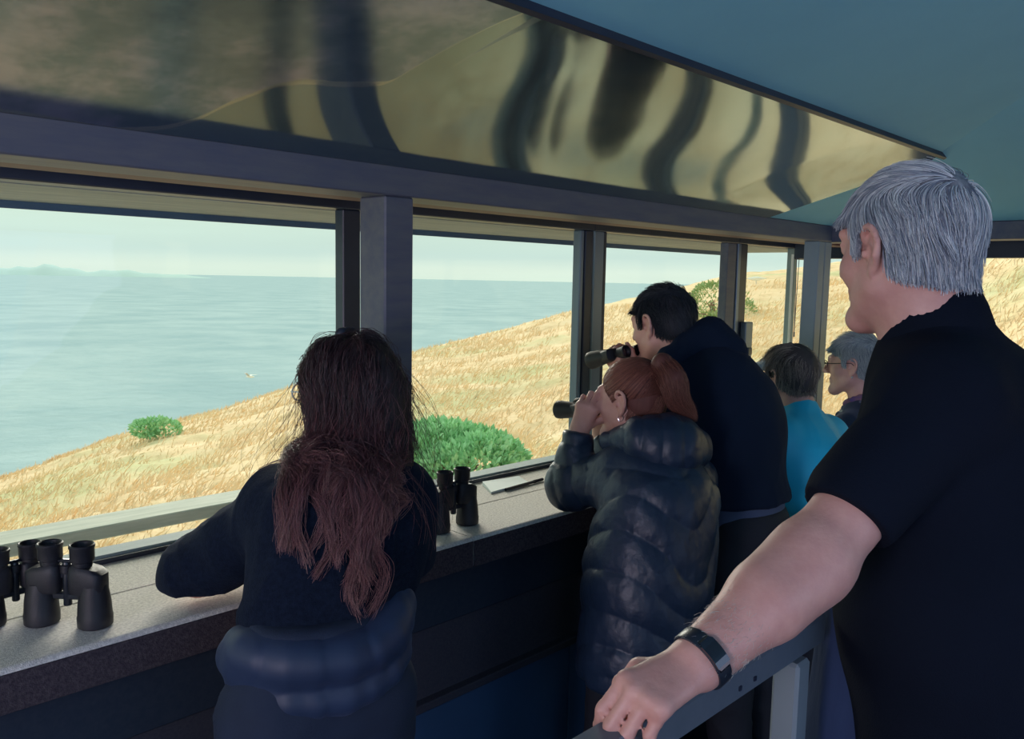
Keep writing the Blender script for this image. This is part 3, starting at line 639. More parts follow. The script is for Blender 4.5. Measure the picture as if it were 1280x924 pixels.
# gulls
m_gull = mat('white_feathers', (.85, .87, .85), .7); m_gw = mat('grey_wing', (.5, .53, .55), .7)
def gull(label, c, s, az, flying):
    g = empty('gull', c); tag(g, label, 'gull'); a = math.radians(az); f = V3(math.cos(a), math.sin(a), 0); r_ = V3(math.sin(a), -math.cos(a), 0); u = V3(0, 0, 1); c = V3(c)
    if not flying: c = c+u*.16*s
    MB().tube([c-f*.22*s, c-f*.16*s, c-f*.05*s, c+f*.08*s, c+f*.15*s, c+f*.2*s, c+f*.25*s], [.012*s, .03*s, .06*s, .055*s, .035*s, .033*s, .01*s], 10).build('body', m_gull, g, True)
    MB().tube([c+f*.24*s, c+f*.30*s-u*.01*s], [.012*s, .003*s], 6).build('beak', m_gw, g, True)
    for q in (-1, 1):
        if flying:
            P0 = [c+f*.06*s, c+r_*q*.28*s+f*.12*s+u*.12*s*(1.8 if q < 0 else .5), c+r_*q*.62*s-f*.02*s+u*.04*s*(5.5 if q < 0 else .6)]
            V = []; F_ = []
            for i, (p, ch) in enumerate(zip(P0, (.16, .13, .02))): V += [p+f*ch*.4*s, p-f*ch*.6*s, p-f*ch*.5*s+u*.012*s, p+f*ch*.3*s+u*.02*s]
            for i in range(2): F_ += [(i*4+j, i*4+(j+1) % 4, i*4+4+(j+1) % 4, i*4+4+j) for j in range(4)]
            F_ += [(3, 2, 1, 0), (8, 9, 10, 11)]; MB().add(V, F_).build('wing', m_gw if q < 0 else m_gull, g)
        else:
            MB().tube([c+r_*q*.04*s+f*.06*s+u*.02*s, c+r_*q*.045*s-f*.08*s+u*.02*s, c+r_*q*.02*s-f*.28*s+u*.01*s], [.02*s, .03*s, .006*s], 8).build('wing', m_gull, g, True)
            MB().tube([c+r_*q*.02*s, c+r_*q*.02*s-u*.16*s], .005*s, 5).build('leg', m_gw, g)
gull('white gull flying over the sea beyond the long-haired woman', at(313, 471, 42), 1.0, 125, True)
c = gp(945, 356); gull('white gull standing high on the slope right of the sash latch', c, 2.0, 100, False)
# ------------------------------------------------------------------ people
m_skin = mat('weathered_skin', (.60, .30, .25), .5, col2=(.68, .36, .30), nscale=28, ndet=5, bump=.35, bscale=170, sub=.12, bdist=.0012)
m_skin2 = mat('fair_skin', (.58, .30, .25), .5, col2=(.64, .36, .30), nscale=20, sub=.12, bump=.15, bscale=200, bdist=.001)
m_black = mat('black_trousers', (.010, .013, .022), .85, bump=.3, bscale=300)
m_shoe = mat('dark_shoe', (.012, .013, .018), .5)
def folds(P, amp=.006, sc=7., st=(1, 1, .45), seed=0.):
    q = P*np.array(st)*sc+seed; w_ = fbm(q*.6+9, 2)[:, None]; n = fbm(q+w_*1.6, 3); return (np.abs(n)**.7*-1+.35)*amp
def nearest_bone(P, bones):
    """distance along the nearest bone and a cross coordinate, used for quilting"""
    best = np.full(len(P), 9.); s = np.zeros(len(P)); acc = np.zeros(len(P), int)
    for i, (a, b, r) in enumerate(bones):
        a = V3(a); b = V3(b); L_ = np.linalg.norm(b-a); u = (b-a)/L_; h = np.clip((P-a)@u, 0, L_); d = np.linalg.norm(P-a-h[:, None]*u, axis=1)-r
        m = d < best; best[m] = d[m]; s[m] = ((P-a)@u)[m]; acc[m] = i
    return s, acc
def quilt(P, bones, step, amp, wave=.35, seed=0.):
    s, k = nearest_bone(P, bones); w_ = fbm(P*4.2+seed, 2); t = s/step+wave*w_*2+k*.37; f = np.abs(np.sin(math.pi*t))
    wr = fbm(P*np.array([38, 38, 14])+seed, 3); seam = (1-f)**2
    return amp*(f**.55)-amp*.45+wr*amp*(.16+.5*seam)+fbm(P*9+seed, 2)*amp*.45
def make_person(label, J, az):
    p = empty('person', ((J['ankL'][0]+J['ankR'][0])/2, (J['ankL'][1]+J['ankR'][1])/2, 0), math.radians(az)); tag(p, label, 'person'); return p
def fill(J, az, hipz=.90, hw=.09, stance=.1):
    """hips, legs from the pelvis"""
    a = math.radians(az); f = V3(math.cos(a), math.sin(a), 0); r = V3(math.sin(a), -math.cos(a), 0)
    for q, sgn in (('L', -1), ('R', 1)):
        J['hip'+q] = J['pelvis']+r*hw*sgn-V3(0, 0, .03); fo = J.get('foot', J['pelvis'])
        an = V3(fo[0], fo[1], 0)+r*stance*sgn; J['ank'+q] = V3(an[0], an[1], .085); J['knee'+q] = (J['hip'+q]+J['ank'+q])/2+f*.03
    return f, r
def body_sdf(J, R, s, rn, f, arms, torso_r=(.14, .12, .14), fac=.62, female=False, hands=None, ear=True):
    S = SDF(); head(S, J['head'], R, s, neck=J['neck'], rn=rn); H = SDF(); H.ops = list(S.ops)
    if ear: ears(S, J['head'], R, s)
    n = V3(f[0], f[1], 0)
    torso_r = [x*.88 for x in torso_r]; S.rc(J['pelvis'], J['belly'], torso_r[0], torso_r[1], k=.05, n=n, fac=fac); S.rc(J['belly'], J['chest'], torso_r[1], torso_r[2], k=.05, n=n, fac=fac)
    S.rc(J['chest'], J['neck']-V3(0, 0, .03), torso_r[2]*.8, .06, k=.06, n=n, fac=fac)
    S.rc(J['neck'], J['neck']+(J['head']-J['neck'])*.3, rn*1.02, rn, k=.03)
    for q in 'LR':
        S.rc(J['neck']-V3(0, 0, .03), J['sh'+q], .045, .05, k=.05); limb(S, [J['sh'+q], J['el'+q], J['wr'+q]], [arms[0], arms[1], arms[2]], .03)
        S.rc(J['el'+q]+(J['wr'+q]-J['el'+q])*.08, J['el'+q]+(J['wr'+q]-J['el'+q])*.4, arms[1]*1.0, arms[1]*1.06, k=.03)
    legs(S, J, .075, .05, .036)
    for q in 'LR': S.rc(J['ank'+q], J['ank'+q]+f*.12-V3(0, 0, .04), .034, .022, k=.02)
    return S, H
def trousers(p, J, f, m, rt=.095, rk=.072, ra=.062, rp=(.165, .15), fac=.72, h=.009, zmax=None, seed=0):
    S = SDF(); n = V3(f[0], f[1], 0); S.rc(J['pelvis']-V3(0, 0, .03), J['pelvis']+V3(0, 0, .08), rp[0], rp[1], k=.05, n=n, fac=fac); legs(S, J, rt, rk, ra, .05)
    S.cut((0, 0, .055), (0, 0, -1))
    if zmax is not None: S.cut((0, 0, zmax), (0, 0, 1))
    o = sdf_obj('trousers', S, m, p, h, lambda P, N: folds(P, .008, 6, (1, 1, 2), seed))
    for q in 'LR':
        T = SDF(); shoe(T, J['ank'+q], math.degrees(math.atan2(f[1], f[0]))); sdf_obj('shoe', T, m_shoe, p, .007)
    return o
def skull_hair(c, R, s, pad=1.0, nape=-.062, front=.026, earcut=True):
    c = V3(c); T = lambda x, y, z: c+(x*R[0]+y*R[1]+z*R[2])*s; S = SDF()
    S.ell(T(0, -.014, .037), V3(.079*pad, .0995*pad, .087*pad)*s, R, k=.01); S.ell(T(0, -.045, -.02), V3(.062*pad, .057*pad, .058*pad)*s, R, k=.03)
    n = .8*R[1]-.6*R[2]; S.cut(c+n*front*s, n, k=.012*s, reach=.25); S.cut(T(0, 0, nape), -R[2]+.35*R[1], k=.01*s, reach=.25)
    if earcut:
        for q in (-1, 1): S.ell(T(.085*q, .006, -.016), V3(.03, .022, .036)*s, R, k=.006*s, mode='-')
    return S
def hair_keep(front=.03, nape=-.065):
    def k(Q):
        x, y, z = Q.T; ok = (.8*y-.6*z < front) & (z-.35*y > nape); ear = ((np.abs(x)-.08)/.03)**2+((y-.004)/.024)**2+((z+.012)/.036)**2 < 1
        return ok & ~ear
    return k
def glasses(p, c, R, s, m):
    c = V3(c); T = lambda x, y, z: c+(x*R[0]+y*R[1]+z*R[2])*s; g = MB()
    for q in (-1, 1):
        ring = [T(q*.034+.024*math.cos(a), .112-.006*abs(math.cos(a)), .008+.017*math.sin(a)) for a in np.linspace(0, 2*math.pi, 21)]; g.tube(ring, .0016, 6)
        g.tube([T(q*.058, .108, .012), T(q*.074, .09, .013), T(q*.083, .0, .012), T(q*.083, -.015, -.004)], .0016, 6)
    g.tube([T(-.010, .113, .010), T(0, .117, .014), T(.010, .113, .010)], .0015, 6)
    return g.build('glasses', m, p, True)

# ---- binoculars -------------------------------------------------------------------------------
m_bino = mat('black_rubber_armour', (.008, .010, .017), .5, col2=(.013, .012, .018), nscale=40, bump=.25, bscale=600)
m_bino2 = mat('black_metal_satin', (.012, .016, .026), .3)
m_lens = mat('coated_lens', (.03, .02, .05), .05, spec=.9)
def binoculars(label, loc, Rm, s=1., group=None):
    """standing on the objectives; local x across, z towards the eyepieces"""
    b = empty('binoculars', loc); tag(b, label, 'binoculars', group)
    R4 = Matrix([list(r) for r in np.asarray(Rm).T]).to_3x3(); Wm = Matrix.Translation(Vector(loc)) @ R4.to_4x4() @ Matrix.Scale(s, 4)
    def bl(mb, name, m, par, sm=True): mb.v = [tuple(Wm @ Vector(v)) for v in mb.v]; return mb.build(name, m, par, sm)
    for q in (-1, 1):
        xo, xe = .052*q, .031*q; mb = MB()
        mb.lathe([(.0285, 0), (.0305, .002), (.0310, .018), (.0300, .022), (.0285, .045), (.0250, .068), (.0235, .078)], 28, Matrix.Translation((xo, 0, 0)))
        # prism housing: rounded slab with sloping shoulders
        n = 28; prof = [(.062, .90), (.068, 1.0), (.100, 1.0), (.107, .93), (.112, .76)]; vs = []
        for z, sc_ in prof:
            for j in range(n):
                a = 2*math.pi*j/n; cx2 = (xo+xe)/2; hx, hy = .0335*sc_, .0225*sc_; ca, sa = math.cos(a), math.sin(a)
                vs.append((cx2+hx*math.copysign(abs(ca)**.62, ca), hy*math.copysign(abs(sa)**.62, sa), z+(.006*(ca*-q) if z > .1 else 0)))
        fs = [(i*n+j, i*n+(j+1) % n, (i+1)*n+(j+1) % n, (i+1)*n+j) for i in range(len(prof)-1) for j in range(n)]+[tuple(range(n-1, -1, -1)), tuple((len(prof)-1)*n+j for j in range(n))]
        mb.add(vs, fs); br = bl(mb, 'barrel', m_bino, b)
        e = MB(); e.lathe([(.0155, .106), (.0165, .112), (.0175, .116), (.0175, .121), (.0205, .123), (.0212, .126), (.0212, .146), (.0225, .148), (.0225, .153), (.0205, .1545), (.0185, .153), (.0165, .146), (.0145, .143)], 28, Matrix.Translation((xe, 0, 0)))
        bl(e, 'eyepiece', m_bino, br)
        e = MB(); e.lathe([(.0001, .1435), (.010, .1442), (.0140, .1433)], 20, Matrix.Translation((xe, 0, 0))); bl(e, 'lens', m_lens, br)
        e = MB(); e.lathe([(.026, -.0012), (.026, .001), (.020, .0005), (.0001, 0)], 24, Matrix.Translation((xo, 0, 0))); bl(e, 'lens', m_lens, br)
    mb = MB(); mb.lathe([(.0065, .036), (.0075, .038), (.0075, .118), (.0065, .12)], 16)
    for z in (.048, .088): mb.box(-.034, .034, -.006, .006, z, z+.012, c=.002)
    mb.box(-.036, .036, -.004, .004, .118, .124, c=.0015)
    bl(mb, 'bridge', m_bino2, b); mb = MB(); mb.lathe([(.010, .098), (.0115, .0995), (.0115, .113), (.010, .1145)], 20); bl(mb, 'focus_wheel', m_bino, b)
    return b
def Rz(a): a = math.radians(a); return np.array([[math.cos(a), math.sin(a), 0], [-math.sin(a), math.cos(a), 0], [0, 0, 1.]])
def aim(zdir, xdir): z = unit(zdir); x = unit(np.asarray(xdir)-z*np.dot(xdir, z)); return np.stack([x, np.cross(z, x), z])
BG = 'binoculars on the carpeted ledge'
c = V3(.483, 1.622, LZ+.0015)
binoculars('black binoculars standing complete at the near left end of the carpeted ledge', c, Rz(-50), 1.0, BG)
c2 = (on_z(-24, 762, LZ)+on_z(45, 742, LZ))/2; c2[2] = LZ+.0015
c2 = V3(.422, 1.718, LZ+.0015); binoculars('black binoculars cut off by the left edge of the photo', c2, Rz(8), .9, BG)
c3 = V3(1.415, 1.60, LZ+.0015); binoculars('black binoculars standing between the long-haired woman and the white leaflet', c3, Rz(2), 1.0, BG)
# leaflet and pen
m_paper = mat('white_paper', (.72, .80, .78), .7)
lf = empty('leaflet', on_z(640, 608, LZ)); tag(lf, 'white folded leaflet lying on the ledge by the window', 'leaflet')
q = [on_z(*p, LZ+.001) for p in ((602, 606), (614, 617), (631, 612), (656, 602), (650, 600))]
q = [on_z(603, 607, LZ), on_z(614, 618, LZ), on_z(660, 605, LZ), on_z(648, 600, LZ)]
v = [tuple(p+V3(0, 0, .001)) for p in q]+[tuple(p+V3(0, 0, .005)) for p in q]; v2 = [tuple(p+V3(0, 0, .0055)) for p in q]+[tuple(p+V3(0, 0, .007+(.006 if i in (0, 3) else 0))) for i, p in enumerate(q)]
F6 = [(0, 1, 2, 3)[::-1], (4, 5, 6, 7), (0, 1, 5, 4), (1, 2, 6, 5), (2, 3, 7, 6), (3, 0, 4, 7)]
MB().add(v, F6).build('page', m_paper, lf); MB().add(v2, F6).build('page', m_paper, lf)
pe = empty('pen', on_z(660, 606, LZ)); tag(pe, 'dark pen lying beside the white leaflet', 'pen')
a_, b_2 = on_z(632, 614.5, LZ)+V3(0, 0, .006), on_z(678, 601.5, LZ)+V3(0, 0, .006)
MB().tube([a_, a_+(b_2-a_)*.75], .005, 10).build('barrel', m_bino2, pe, True); MB().tube([a_+(b_2-a_)*.75, b_2, b_2+(b_2-a_)*.03], [.0056, .005, .0015], 10).build('cap', m_black, pe, True)
# ---- white-haired man at the rail --------------------------------------------------------------
rng = np.random.default_rng(11)
AZ = 92; J = {}; J['head'] = at(1134, 312, 1.27); J['neck'] = at(1168, 432, 1.27); J['chest'] = at(1198, 560, 1.30); J['belly'] = at(1185, 740, 1.30); J['pelvis'] = at(1195, 930, 1.30)
J['shL'] = at(1174, 502, 1.18); J['elL'] = at(1015, 700, 1.09); J['wrL'] = at(872, 828, .995)
J['shR'] = at(1205, 470, 1.50); J['elR'] = at(1240, 700, 1.60); J['wrR'] = at(1230, 860, 1.50)
f, r = fill(J, AZ); p = make_person('man with thick white-grey hair and dark short-sleeved shirt, hand on the steel rail', J, AZ); R = frame(70, -8, 0)
S, H = body_sdf(J, R, 1.0, .060, f, (.056, .047, .029), (.15, .17, .16), .7)
# flat wrist, forearm muscle, hand closed over the rail
S.rc(J['wrL'], J['elL'], .029, .047, k=.02)
hd = unit(at(792, 876, .945)-J['wrL']); hn = unit(V3(-.25, -.25, 1.))
w0 = J['wrL']+hd*.008
hand(S, w0, hd, hn, 1, ((42, 40, 25), (48, 44, 28), (52, 46, 30), (56, 46, 30)), 0.96, .7, thumb=((.75, .45, -.5), (.3, .6, -.75), (-.1, .5, -.9)))
sdf_obj('body', S, m_skin, p, .0042, lambda P, N: fbm(P*60, 2)*.0006+fbm(P*18, 2)*.0012)
m_shirt = mat('dark_navy_shirt', (.0035, .006, .013), .9, col2=(.005, .008, .017), nscale=3, bump=.5, bscale=420, spec=.12)
S = SDF(); n = V3(f[0], f[1], 0)
S.rc(J['pelvis'], J['belly'], .178, .185, k=.05, n=n, fac=.84); S.rc(J['belly'], J['chest'], .185, .182, k=.06, n=n, fac=.80); S.rc(J['chest'], J['neck']-V3(0, 0, .05), .158, .085, k=.06, n=n, fac=.8)
for q_ in 'LR': S.rc(J['neck']-V3(0, 0, .045)-n*.01, J['sh'+q_], .062, .071, k=.06)
up = J['elL']-J['shL']; S.rc(J['shL'], J['shL']+up*.62, .070, .062, k=.05); S.rc(J['shL']+up*.4, J['shL']+up*.8, .060, .060, k=.03)
se = at(1052, 642, 1.11); S.cut(se, J['elL']-J['shL']+V3(0, 0, -.03), k=.003, reach=.13)
upR = J['elR']-J['shR']; S.rc(J['shR'], J['shR']+upR*.7, .070, .060, k=.05)
S.rc(J['neck']-V3(0, 0, .01), J['neck']+(J['head']-J['neck'])*.07-n*.010, .075, .071, k=.02)
S.cut((0, 0, .86), (0, 0, -1))
sdf_obj('shirt', S, m_shirt, p, .0055, lambda P, N: folds(P, .008, 5, (1, 1, .5), 3)*np.clip((1.60-P[:, 2])*6+.1, .1, 1))
# standing collar with its fold
col = MB(); ax = unit(J['head']-J['neck']); nb = J['neck']+ax*.022; e1 = unit(np.cross(ax, r)); e2 = np.cross(e1, ax); ring = []; k_ = 44
def colr(h_, rad): 
    o = []
    for i in range(k_):
        a = 2*math.pi*i/k_; fr = (e1@f)*math.cos(a)+(e2@f)*math.sin(a); o.append(nb+ax*(h_*(1-.35*max(0, fr))+.010*max(0, -fr)-.034*(max(0, fr)**1.0))+(e1*math.cos(a)*1.06+e2*math.sin(a))*rad)
    return o
prof = [(-.02, .082), (.012, .080), (.036, .0755), (.042, .074), (.040, .0705), (.0, .0700)]; vs = []
for h_, rad in prof: vs += colr(h_, rad)
fs = [(i*k_+j, i*k_+(j+1) % k_, (i+1)*k_+(j+1) % k_, (i+1)*k_+j) for i in range(len(prof)-1) for j in range(k_)]
col.add(vs, fs).build('collar', m_shirt, p, True)
m_denim = mat('blue_cotton', (.018, .038, .11), .85, col2=(.026, .052, .14), nscale=14, stretch=(1, 1, .2), bump=.4, bscale=300)
S = SDF(); b0 = J['belly']+f*.055-r*.02; S.rc(b0+V3(0, 0, -.02), b0+V3(0, 0, -.42)+f*.02, .125, .145, k=.05, n=r, fac=.8); S.cut((0, 0, .80), (0, 0, -1)); S.ell(J['belly']+V3(0, 0, .12)+f*.02, (.18, .18, .13), k=.03, mode='-')
sdf_obj('undershirt', S, m_denim, p, .008, lambda P, N: folds(P, .014, 9, (1, 1, .25), 8))['label'] = 'blue cotton layer hanging below the dark shirt'
trousers(p, J, f, m_black, zmax=.93, seed=2)
# hair
m_h = hairmat('white_grey_hair', [(.12, .14, .20), (.36, .40, .46), (.78, .80, .80), (.22, .25, .32)], .4)
m_hc = mat('grey_hair_base', (.10, .11, .14), .9, col2=(.30, .31, .33), nscale=60, stretch=(1, 1, .2))
G = skull_hair(J['head'], R, 1.0, .995, -.068, .030)
ho_ = sdf_obj('hair', G, m_hc, p, .005, lambda P, N: fbm(P*np.array([70, 70, 14]), 2)*.003)
def short_hair(parent, H, c, R, s, n, m, seg, steps, top, side, keep, lift, r0=.0006, seed=1, r1=.0002, earz=.024, low=-.085, front=.038):
    rg = np.random.default_rng(seed); P = scalp(H, V3(c), R, n, keep, rg, s); R_ = np.asarray(R)
    cl = fbm(P*45, 2); cl2 = fbm(P*30+50, 2)
    def flow(P, t, rnd):
        Lc = (P-c)@R_.T/s; w_ = np.clip((Lc[:, 2]-.055)/.05, 0, 1)[:, None]
        v = (V3(top)*w_+V3(side)*(1-w_)); v = np.concatenate([v[:, :1]*np.sign(Lc[:, :1]+1e-6), v[:, 1:]], 1)
        v[:, 0] += cl*.9; v[:, 1] += cl2*.7; v[:, 1] += (rnd-.5)*.3
        return v@R_
    K = comb(H, P, flow, steps, seg*s, lambda t, rnd: (lift*(t**.5)*(.45+.75*rnd)+.002)*s*(1+.35*cl), rg)
    Q = (K-c)@R_.T/s; x, y, z = Q[..., 0], Q[..., 1], Q[..., 2]; rr1 = rg.random((K.shape[0], 1))*.022+cl[:, None]*.012
    bad = ((np.abs(x) > .055) & (y > -.022) & (y < .018) & (z < earz) & (z > -.06)) | ((np.abs(x) > .04) & (y >= .018) & (z < -.016+rr1*.8)) | ((y > .040) & (z < .038+rr1*.5) & (np.abs(x) > .03)) | (z < low+rr1*1.8-.016) | ((y < 0) & (z < -.040-.5*np.clip(-y, 0, .08)+rr1)) | (.8*y-.6*z > front+rr1*.5)
    if earz > -1: 
        for i in range(1, K.shape[1]): b_ = bad[:, i]; K[b_, i] = K[b_, i-1]+(K[b_, i-1]-K[b_, max(i-2, 0)])*.02; bad[b_, min(i+1, K.shape[1]-1)] = True
    return strands('hair_strands', K, m, parent, r0, r1)
short_hair(ho_, H, J['head'], R, 1.0, 15000, m_h, .0085, 8, (.3, .9, 0), (.0, -.35, -1), hair_keep(.030, -.072), .013, .00065, 3)
# fine hair on the forearm
A = J['wrL']; B = J['elL']; n_ = 900; rg = np.random.default_rng(9); t = rg.random(n_); u = unit(B-A); s1_ = unit(np.cross(u, V3(0, 0, 1))); s2_ = np.cross(s1_, u); a = rg.uniform(-1.2, 2.3, n_)
P0 = A+(B-A)*t[:, None]+(s2_*np.cos(a)[:, None]+s1_*np.sin(a)[:, None])*(.029+.0175*t)[:, None]; dd = (P0-(A+(B-A)*t[:, None])); dd /= np.linalg.norm(dd, axis=1)[:, None]
K = np.stack([P0-dd*.001, P0+dd*.005-u*.003+rg.normal(0, .001, (n_, 3)), P0+dd*.007-u*.009+rg.normal(0, .002, (n_, 3))], 1)
strands('arm_hair', K, hairmat('pale_arm_hair', [(.45, .42, .38), (.7, .66, .58)], .5), p, .00025, .0001)
# wrist band
m_band = mat('black_silicone', (.015, .022, .035), .35); m_scr = mat('dark_band_screen', (.01, .012, .02), .08, spec=.8)
wb = at(857, 841, .975); u = unit(J['elL']-J['wrL']); e1 = unit(hn-u*(hn@u)); e2 = np.cross(u, e1); k_ = 40; vs = []
for hh, rad in ((-.010, .033), (-.010, .0365), (-.008, .0375), (.008, .0375), (.010, .0365), (.010, .033)):
    for i in range(k_): a = 2*math.pi*i/k_; vs.append(J['wrL']+u*(.008+hh)+(e1*math.cos(a)*.98+e2*math.sin(a)*1.0)*(rad+.0008))
fs = [(i*k_+j, i*k_+(j+1) % k_, (i+1)*k_+(j+1) % k_, (i+1)*k_+j) for i in range(5) for j in range(k_)]+[(5*k_+j, 5*k_+(j+1) % k_, (j+1) % k_, j) for j in range(k_)]
wbo = MB().add(vs, fs).build('wristband', m_band, p, True)
vs = []; scr = MB(); side_ = unit(-FW*.6+UP*.2-e1*.0); a0 = math.atan2(side_@e2, side_@e1)
for rad in (.0378, .0415):
    for i in range(13):
        for hh in (-.0098, .0098): a = a0+(i-6)*.095; vs.append(J['wrL']+u*(.008+hh*(1 if abs(i-6) < 5 else .75))+(e1*math.cos(a)+e2*math.sin(a))*(rad-(.0025 if abs(i-6) > 5 and rad > .040 else 0)))
fs = [(26+2*i, 26+2*i+1, 26+2*i+3, 26+2*i+2) for i in range(12)]+[(2*i, 26+2*i, 26+2*i+2, 2*i+2) for i in range(12)]+[(2*i+3, 26+2*i+3, 26+2*i+1, 2*i+1) for i in range(12)]+[(0, 1, 27, 26), (24, 50, 51, 25)]
scr.add(vs, fs).build('display', m_scr, wbo)

# ---- long-haired woman leaning on the ledge -----------------------------------------------------
AZ = 82; J = {}; J['head'] = at(437, 494, 1.64); J['neck'] = at(446, 590, 1.60); J['chest'] = at(428, 672, 1.545); J['belly'] = at(405, 765, 1.49); J['pelvis'] = at(400, 862, 1.45)
J['shL'] = at(350, 632, 1.55); J['shR'] = at(498, 628, 1.62); J['elL'] = on_z(233, 752, LZ)+V3(.02, -.01, .055); J['elR'] = at(500, 690, 1.64); J['wrL'] = at(345, 672, 1.84); J['wrR'] = at(470, 640, 1.85)
J['foot'] = J['pelvis']+V3(0, -.08, 0); f, r = fill(J, AZ); p = make_person('woman with long reddish-brown hair and navy fleece leaning on the ledge', J, AZ); R = frame(102, -4, 0)
S, H = body_sdf(J, R, .96, .048, f, (.043, .038, .026), (.13, .11, .125), .62, ear=False)
for q_, sd in (('L', 1), ('R', -1)): hand(S, J['wr'+q_], unit(V3(.25*sd, .3, .9)), unit(V3(-.6*sd, -.1, .3)), sd, ((30, 50, 30),)*4, .9)
sdf_obj('body', S, m_skin2, p, .005)
m_fleece = mat('navy_fleece', (.005, .009, .020), .95, col2=(.009, .015, .032), nscale=120, bump=.7, bscale=350, sheen=.05, spec=.1)
S = SDF(); n = V3(f[0], f[1], 0)
S.rc(J['belly']+V3(0, 0, -.005), J['chest'], .152, .160, k=.05, n=n, fac=.74); S.rc(J['chest'], J['neck']-V3(0, 0, .045), .150, .075, k=.06, n=n, fac=.8)
for q_ in 'LR':
    S.rc(J['neck']-V3(0, 0, .05), J['sh'+q_], .055, .062, k=.06); limb(S, [J['sh'+q_], J['el'+q_], J['wr'+q_]], [.064, .062, .042], .035)
mid = (J['shL']+J['elL'])/2; S.rc(mid-V3(0, 0, .015), J['elL'], .058, .062, k=.04)
cutp = (at(300, 774, 1.5)+at(500, 774, 1.5))/2; S.cut(at(400, 796, 1.4), V3(0, 0, -1)+r*.12, k=.008)
sdf_obj('fleece', S, m_fleece, p, .006, lambda P, N: folds(P, .013, 7.5, (1, 1, .7), 1))
m_puff = mat('blue_puffer_fabric', (.016, .031, .075), .55, col2=(.022, .040, .095), nscale=4, sheen=.1)
S = SDF(); wb_ = J['belly']*.45+J['pelvis']*.55; tied = []
for a in np.linspace(-100, 92, 11): a_ = math.radians(a); tied.append(wb_-f*.108*math.cos(a_)+r*.132*math.sin(a_)+V3(0, 0, .012+.03*math.sin(a_)**2*(1.3 if a > 0 else .2)))
for a, b in zip(tied[:-1], tied[1:]): S.rc(a+V3(0, 0, .026), b+V3(0, 0, .026), .036, .036, k=.02); S.rc(a-V3(0, 0, .036), b-V3(0, 0, .036), .032, .032, k=.006); S.rc(a+f*.02, b+f*.02, .04, .04, k=.01)
sdf_obj('jacket_round_waist', S, m_puff, p, .006, lambda P, N: quilt(P, [(tied[2], tied[8], .1)], .085, .004, .6, 4))['label'] = 'blue padded jacket tied round her waist'
S = SDF(); bb = []
for a in np.linspace(-60, 80, 8): a_ = math.radians(a); bb.append(J['belly']-V3(0, 0, .018)-f*.112*math.cos(a_)+r*.142*math.sin(a_)+V3(0, 0, .02*math.sin(a_)))
for a, b in zip(bb[:-1], bb[1:]): S.rc(a, b, .014, .014, k=.008, n=(0, 0, 1), fac=1.6)
sdf_obj('belt', S, mat('patterned_belt', (.10, .09, .08), .7, col2=(.04, .04, .06), nscale=60), p, .005)
m_jean = mat('dark_blue_denim', (.008, .017, .042), .85, col2=(.012, .024, .058), nscale=5, bump=.4, bscale=350)
trousers(p, J, f, m_jean, rt=.088, rk=.066, ra=.055, rp=(.143, .132), fac=.74, zmax=J['belly'][2]+.025, seed=5)
# hair: dark volume, long waved strands, tie at the crown
m_hd = mat('dark_hair_base', (.018, .010, .012), .7)
G = SDF(); c = J['head']; T = lambda x, y, z: c+x*R[0]+y*R[1]+z*R[2]
G.ell(T(0, -.018, .030), (.079, .098, .086), R); G.rc(T(0, -.065, -.02), T(.0, -.09, -.14), .068, .050, k=.04); G.rc(T(.0, -.09, -.14), T(.0, -.10, -.19), .052, .02, k=.04, n=R[1], fac=.5)
n_ = .9*R[1]-.35*R[2]; G.cut(c+n_*.045, n_, k=.01, reach=.2)
hv = sdf_obj('hair', G, m_hd, p, .006, lambda P, N: fbm(P*np.array([50, 50, 8]), 2)*.006)
m_hl = hairmat('reddish_brown_hair', [(.014, .011, .016), (.040, .024, .028), (.09, .038, .042), (.20, .075, .08), (.36, .20, .17)], .34, .62)
HS = SDF(); HS.ops = list(H.ops); n = V3(f[0], f[1], 0); HS.rc(J['belly'], J['chest'], .155, .163, k=.05, n=n, fac=.74); HS.rc(J['chest'], J['neck']-V3(0, 0, .045), .152, .077, k=.06, n=n, fac=.8); HS.ell(T(0, -.065, -.05), (.055, .045, .08), R, k=.05)
for q_ in 'LR': HS.rc(J['neck']-V3(0, 0, .05), J['sh'+q_], .058, .064, k=.06)
rg = np.random.default_rng(21); ng = 300; per = 46
root = scalp(H, c, R, ng, lambda Q: (.9*Q[:, 1]-.35*Q[:, 2] < .050) & (Q[:, 2] > -.05), rg, .96); ng = len(root); ph = rg.uniform(0, 6.28, ng); fr = rg.uniform(26, 46, ng); am = rg.uniform(.15, .7, ng); stp = 30; ln_ = rg.uniform(.66, 1.0, ng)*np.where(rg.random(ng) < .16, 1.16, 1.0)
xt = np.sort(rg.uniform(-.066, .074, ng))[np.argsort(np.argsort((root-c)@RT+rg.normal(0, .03, ng)))]
def flow(P, t, rnd):
    v = np.tile(V3(0, 0, -1.), (len(P), 1)); L_ = (P-c)@R.T; back = np.clip((L_[:, 1]+.03)/.1, 0, 1.2)
    v += -R[1]*(back*.6)[:, None]*(1 if t < .4 else .1)
    x_ = (P-c)@R[0]; x_ = (P-c)@RT; v += -RT*((x_-xt)*(5.5*min(1, max(0, t-.06)*1.8)))[:, None]; v += -RT*((np.clip(x_-.042-.045*t, 0, .1)-np.clip(-x_-.048-.015*t, 0, .1))*20)[:, None]
    v += R[0]*(np.sin(ph+t*fr*.42)*am*(.25+t*1.5))[:, None]+R[1]*(np.cos(ph*1.7+t*fr*.42)*am*.5*t)[:, None]; return v
Kc = []; P = root; rnd = rg.random(ng)
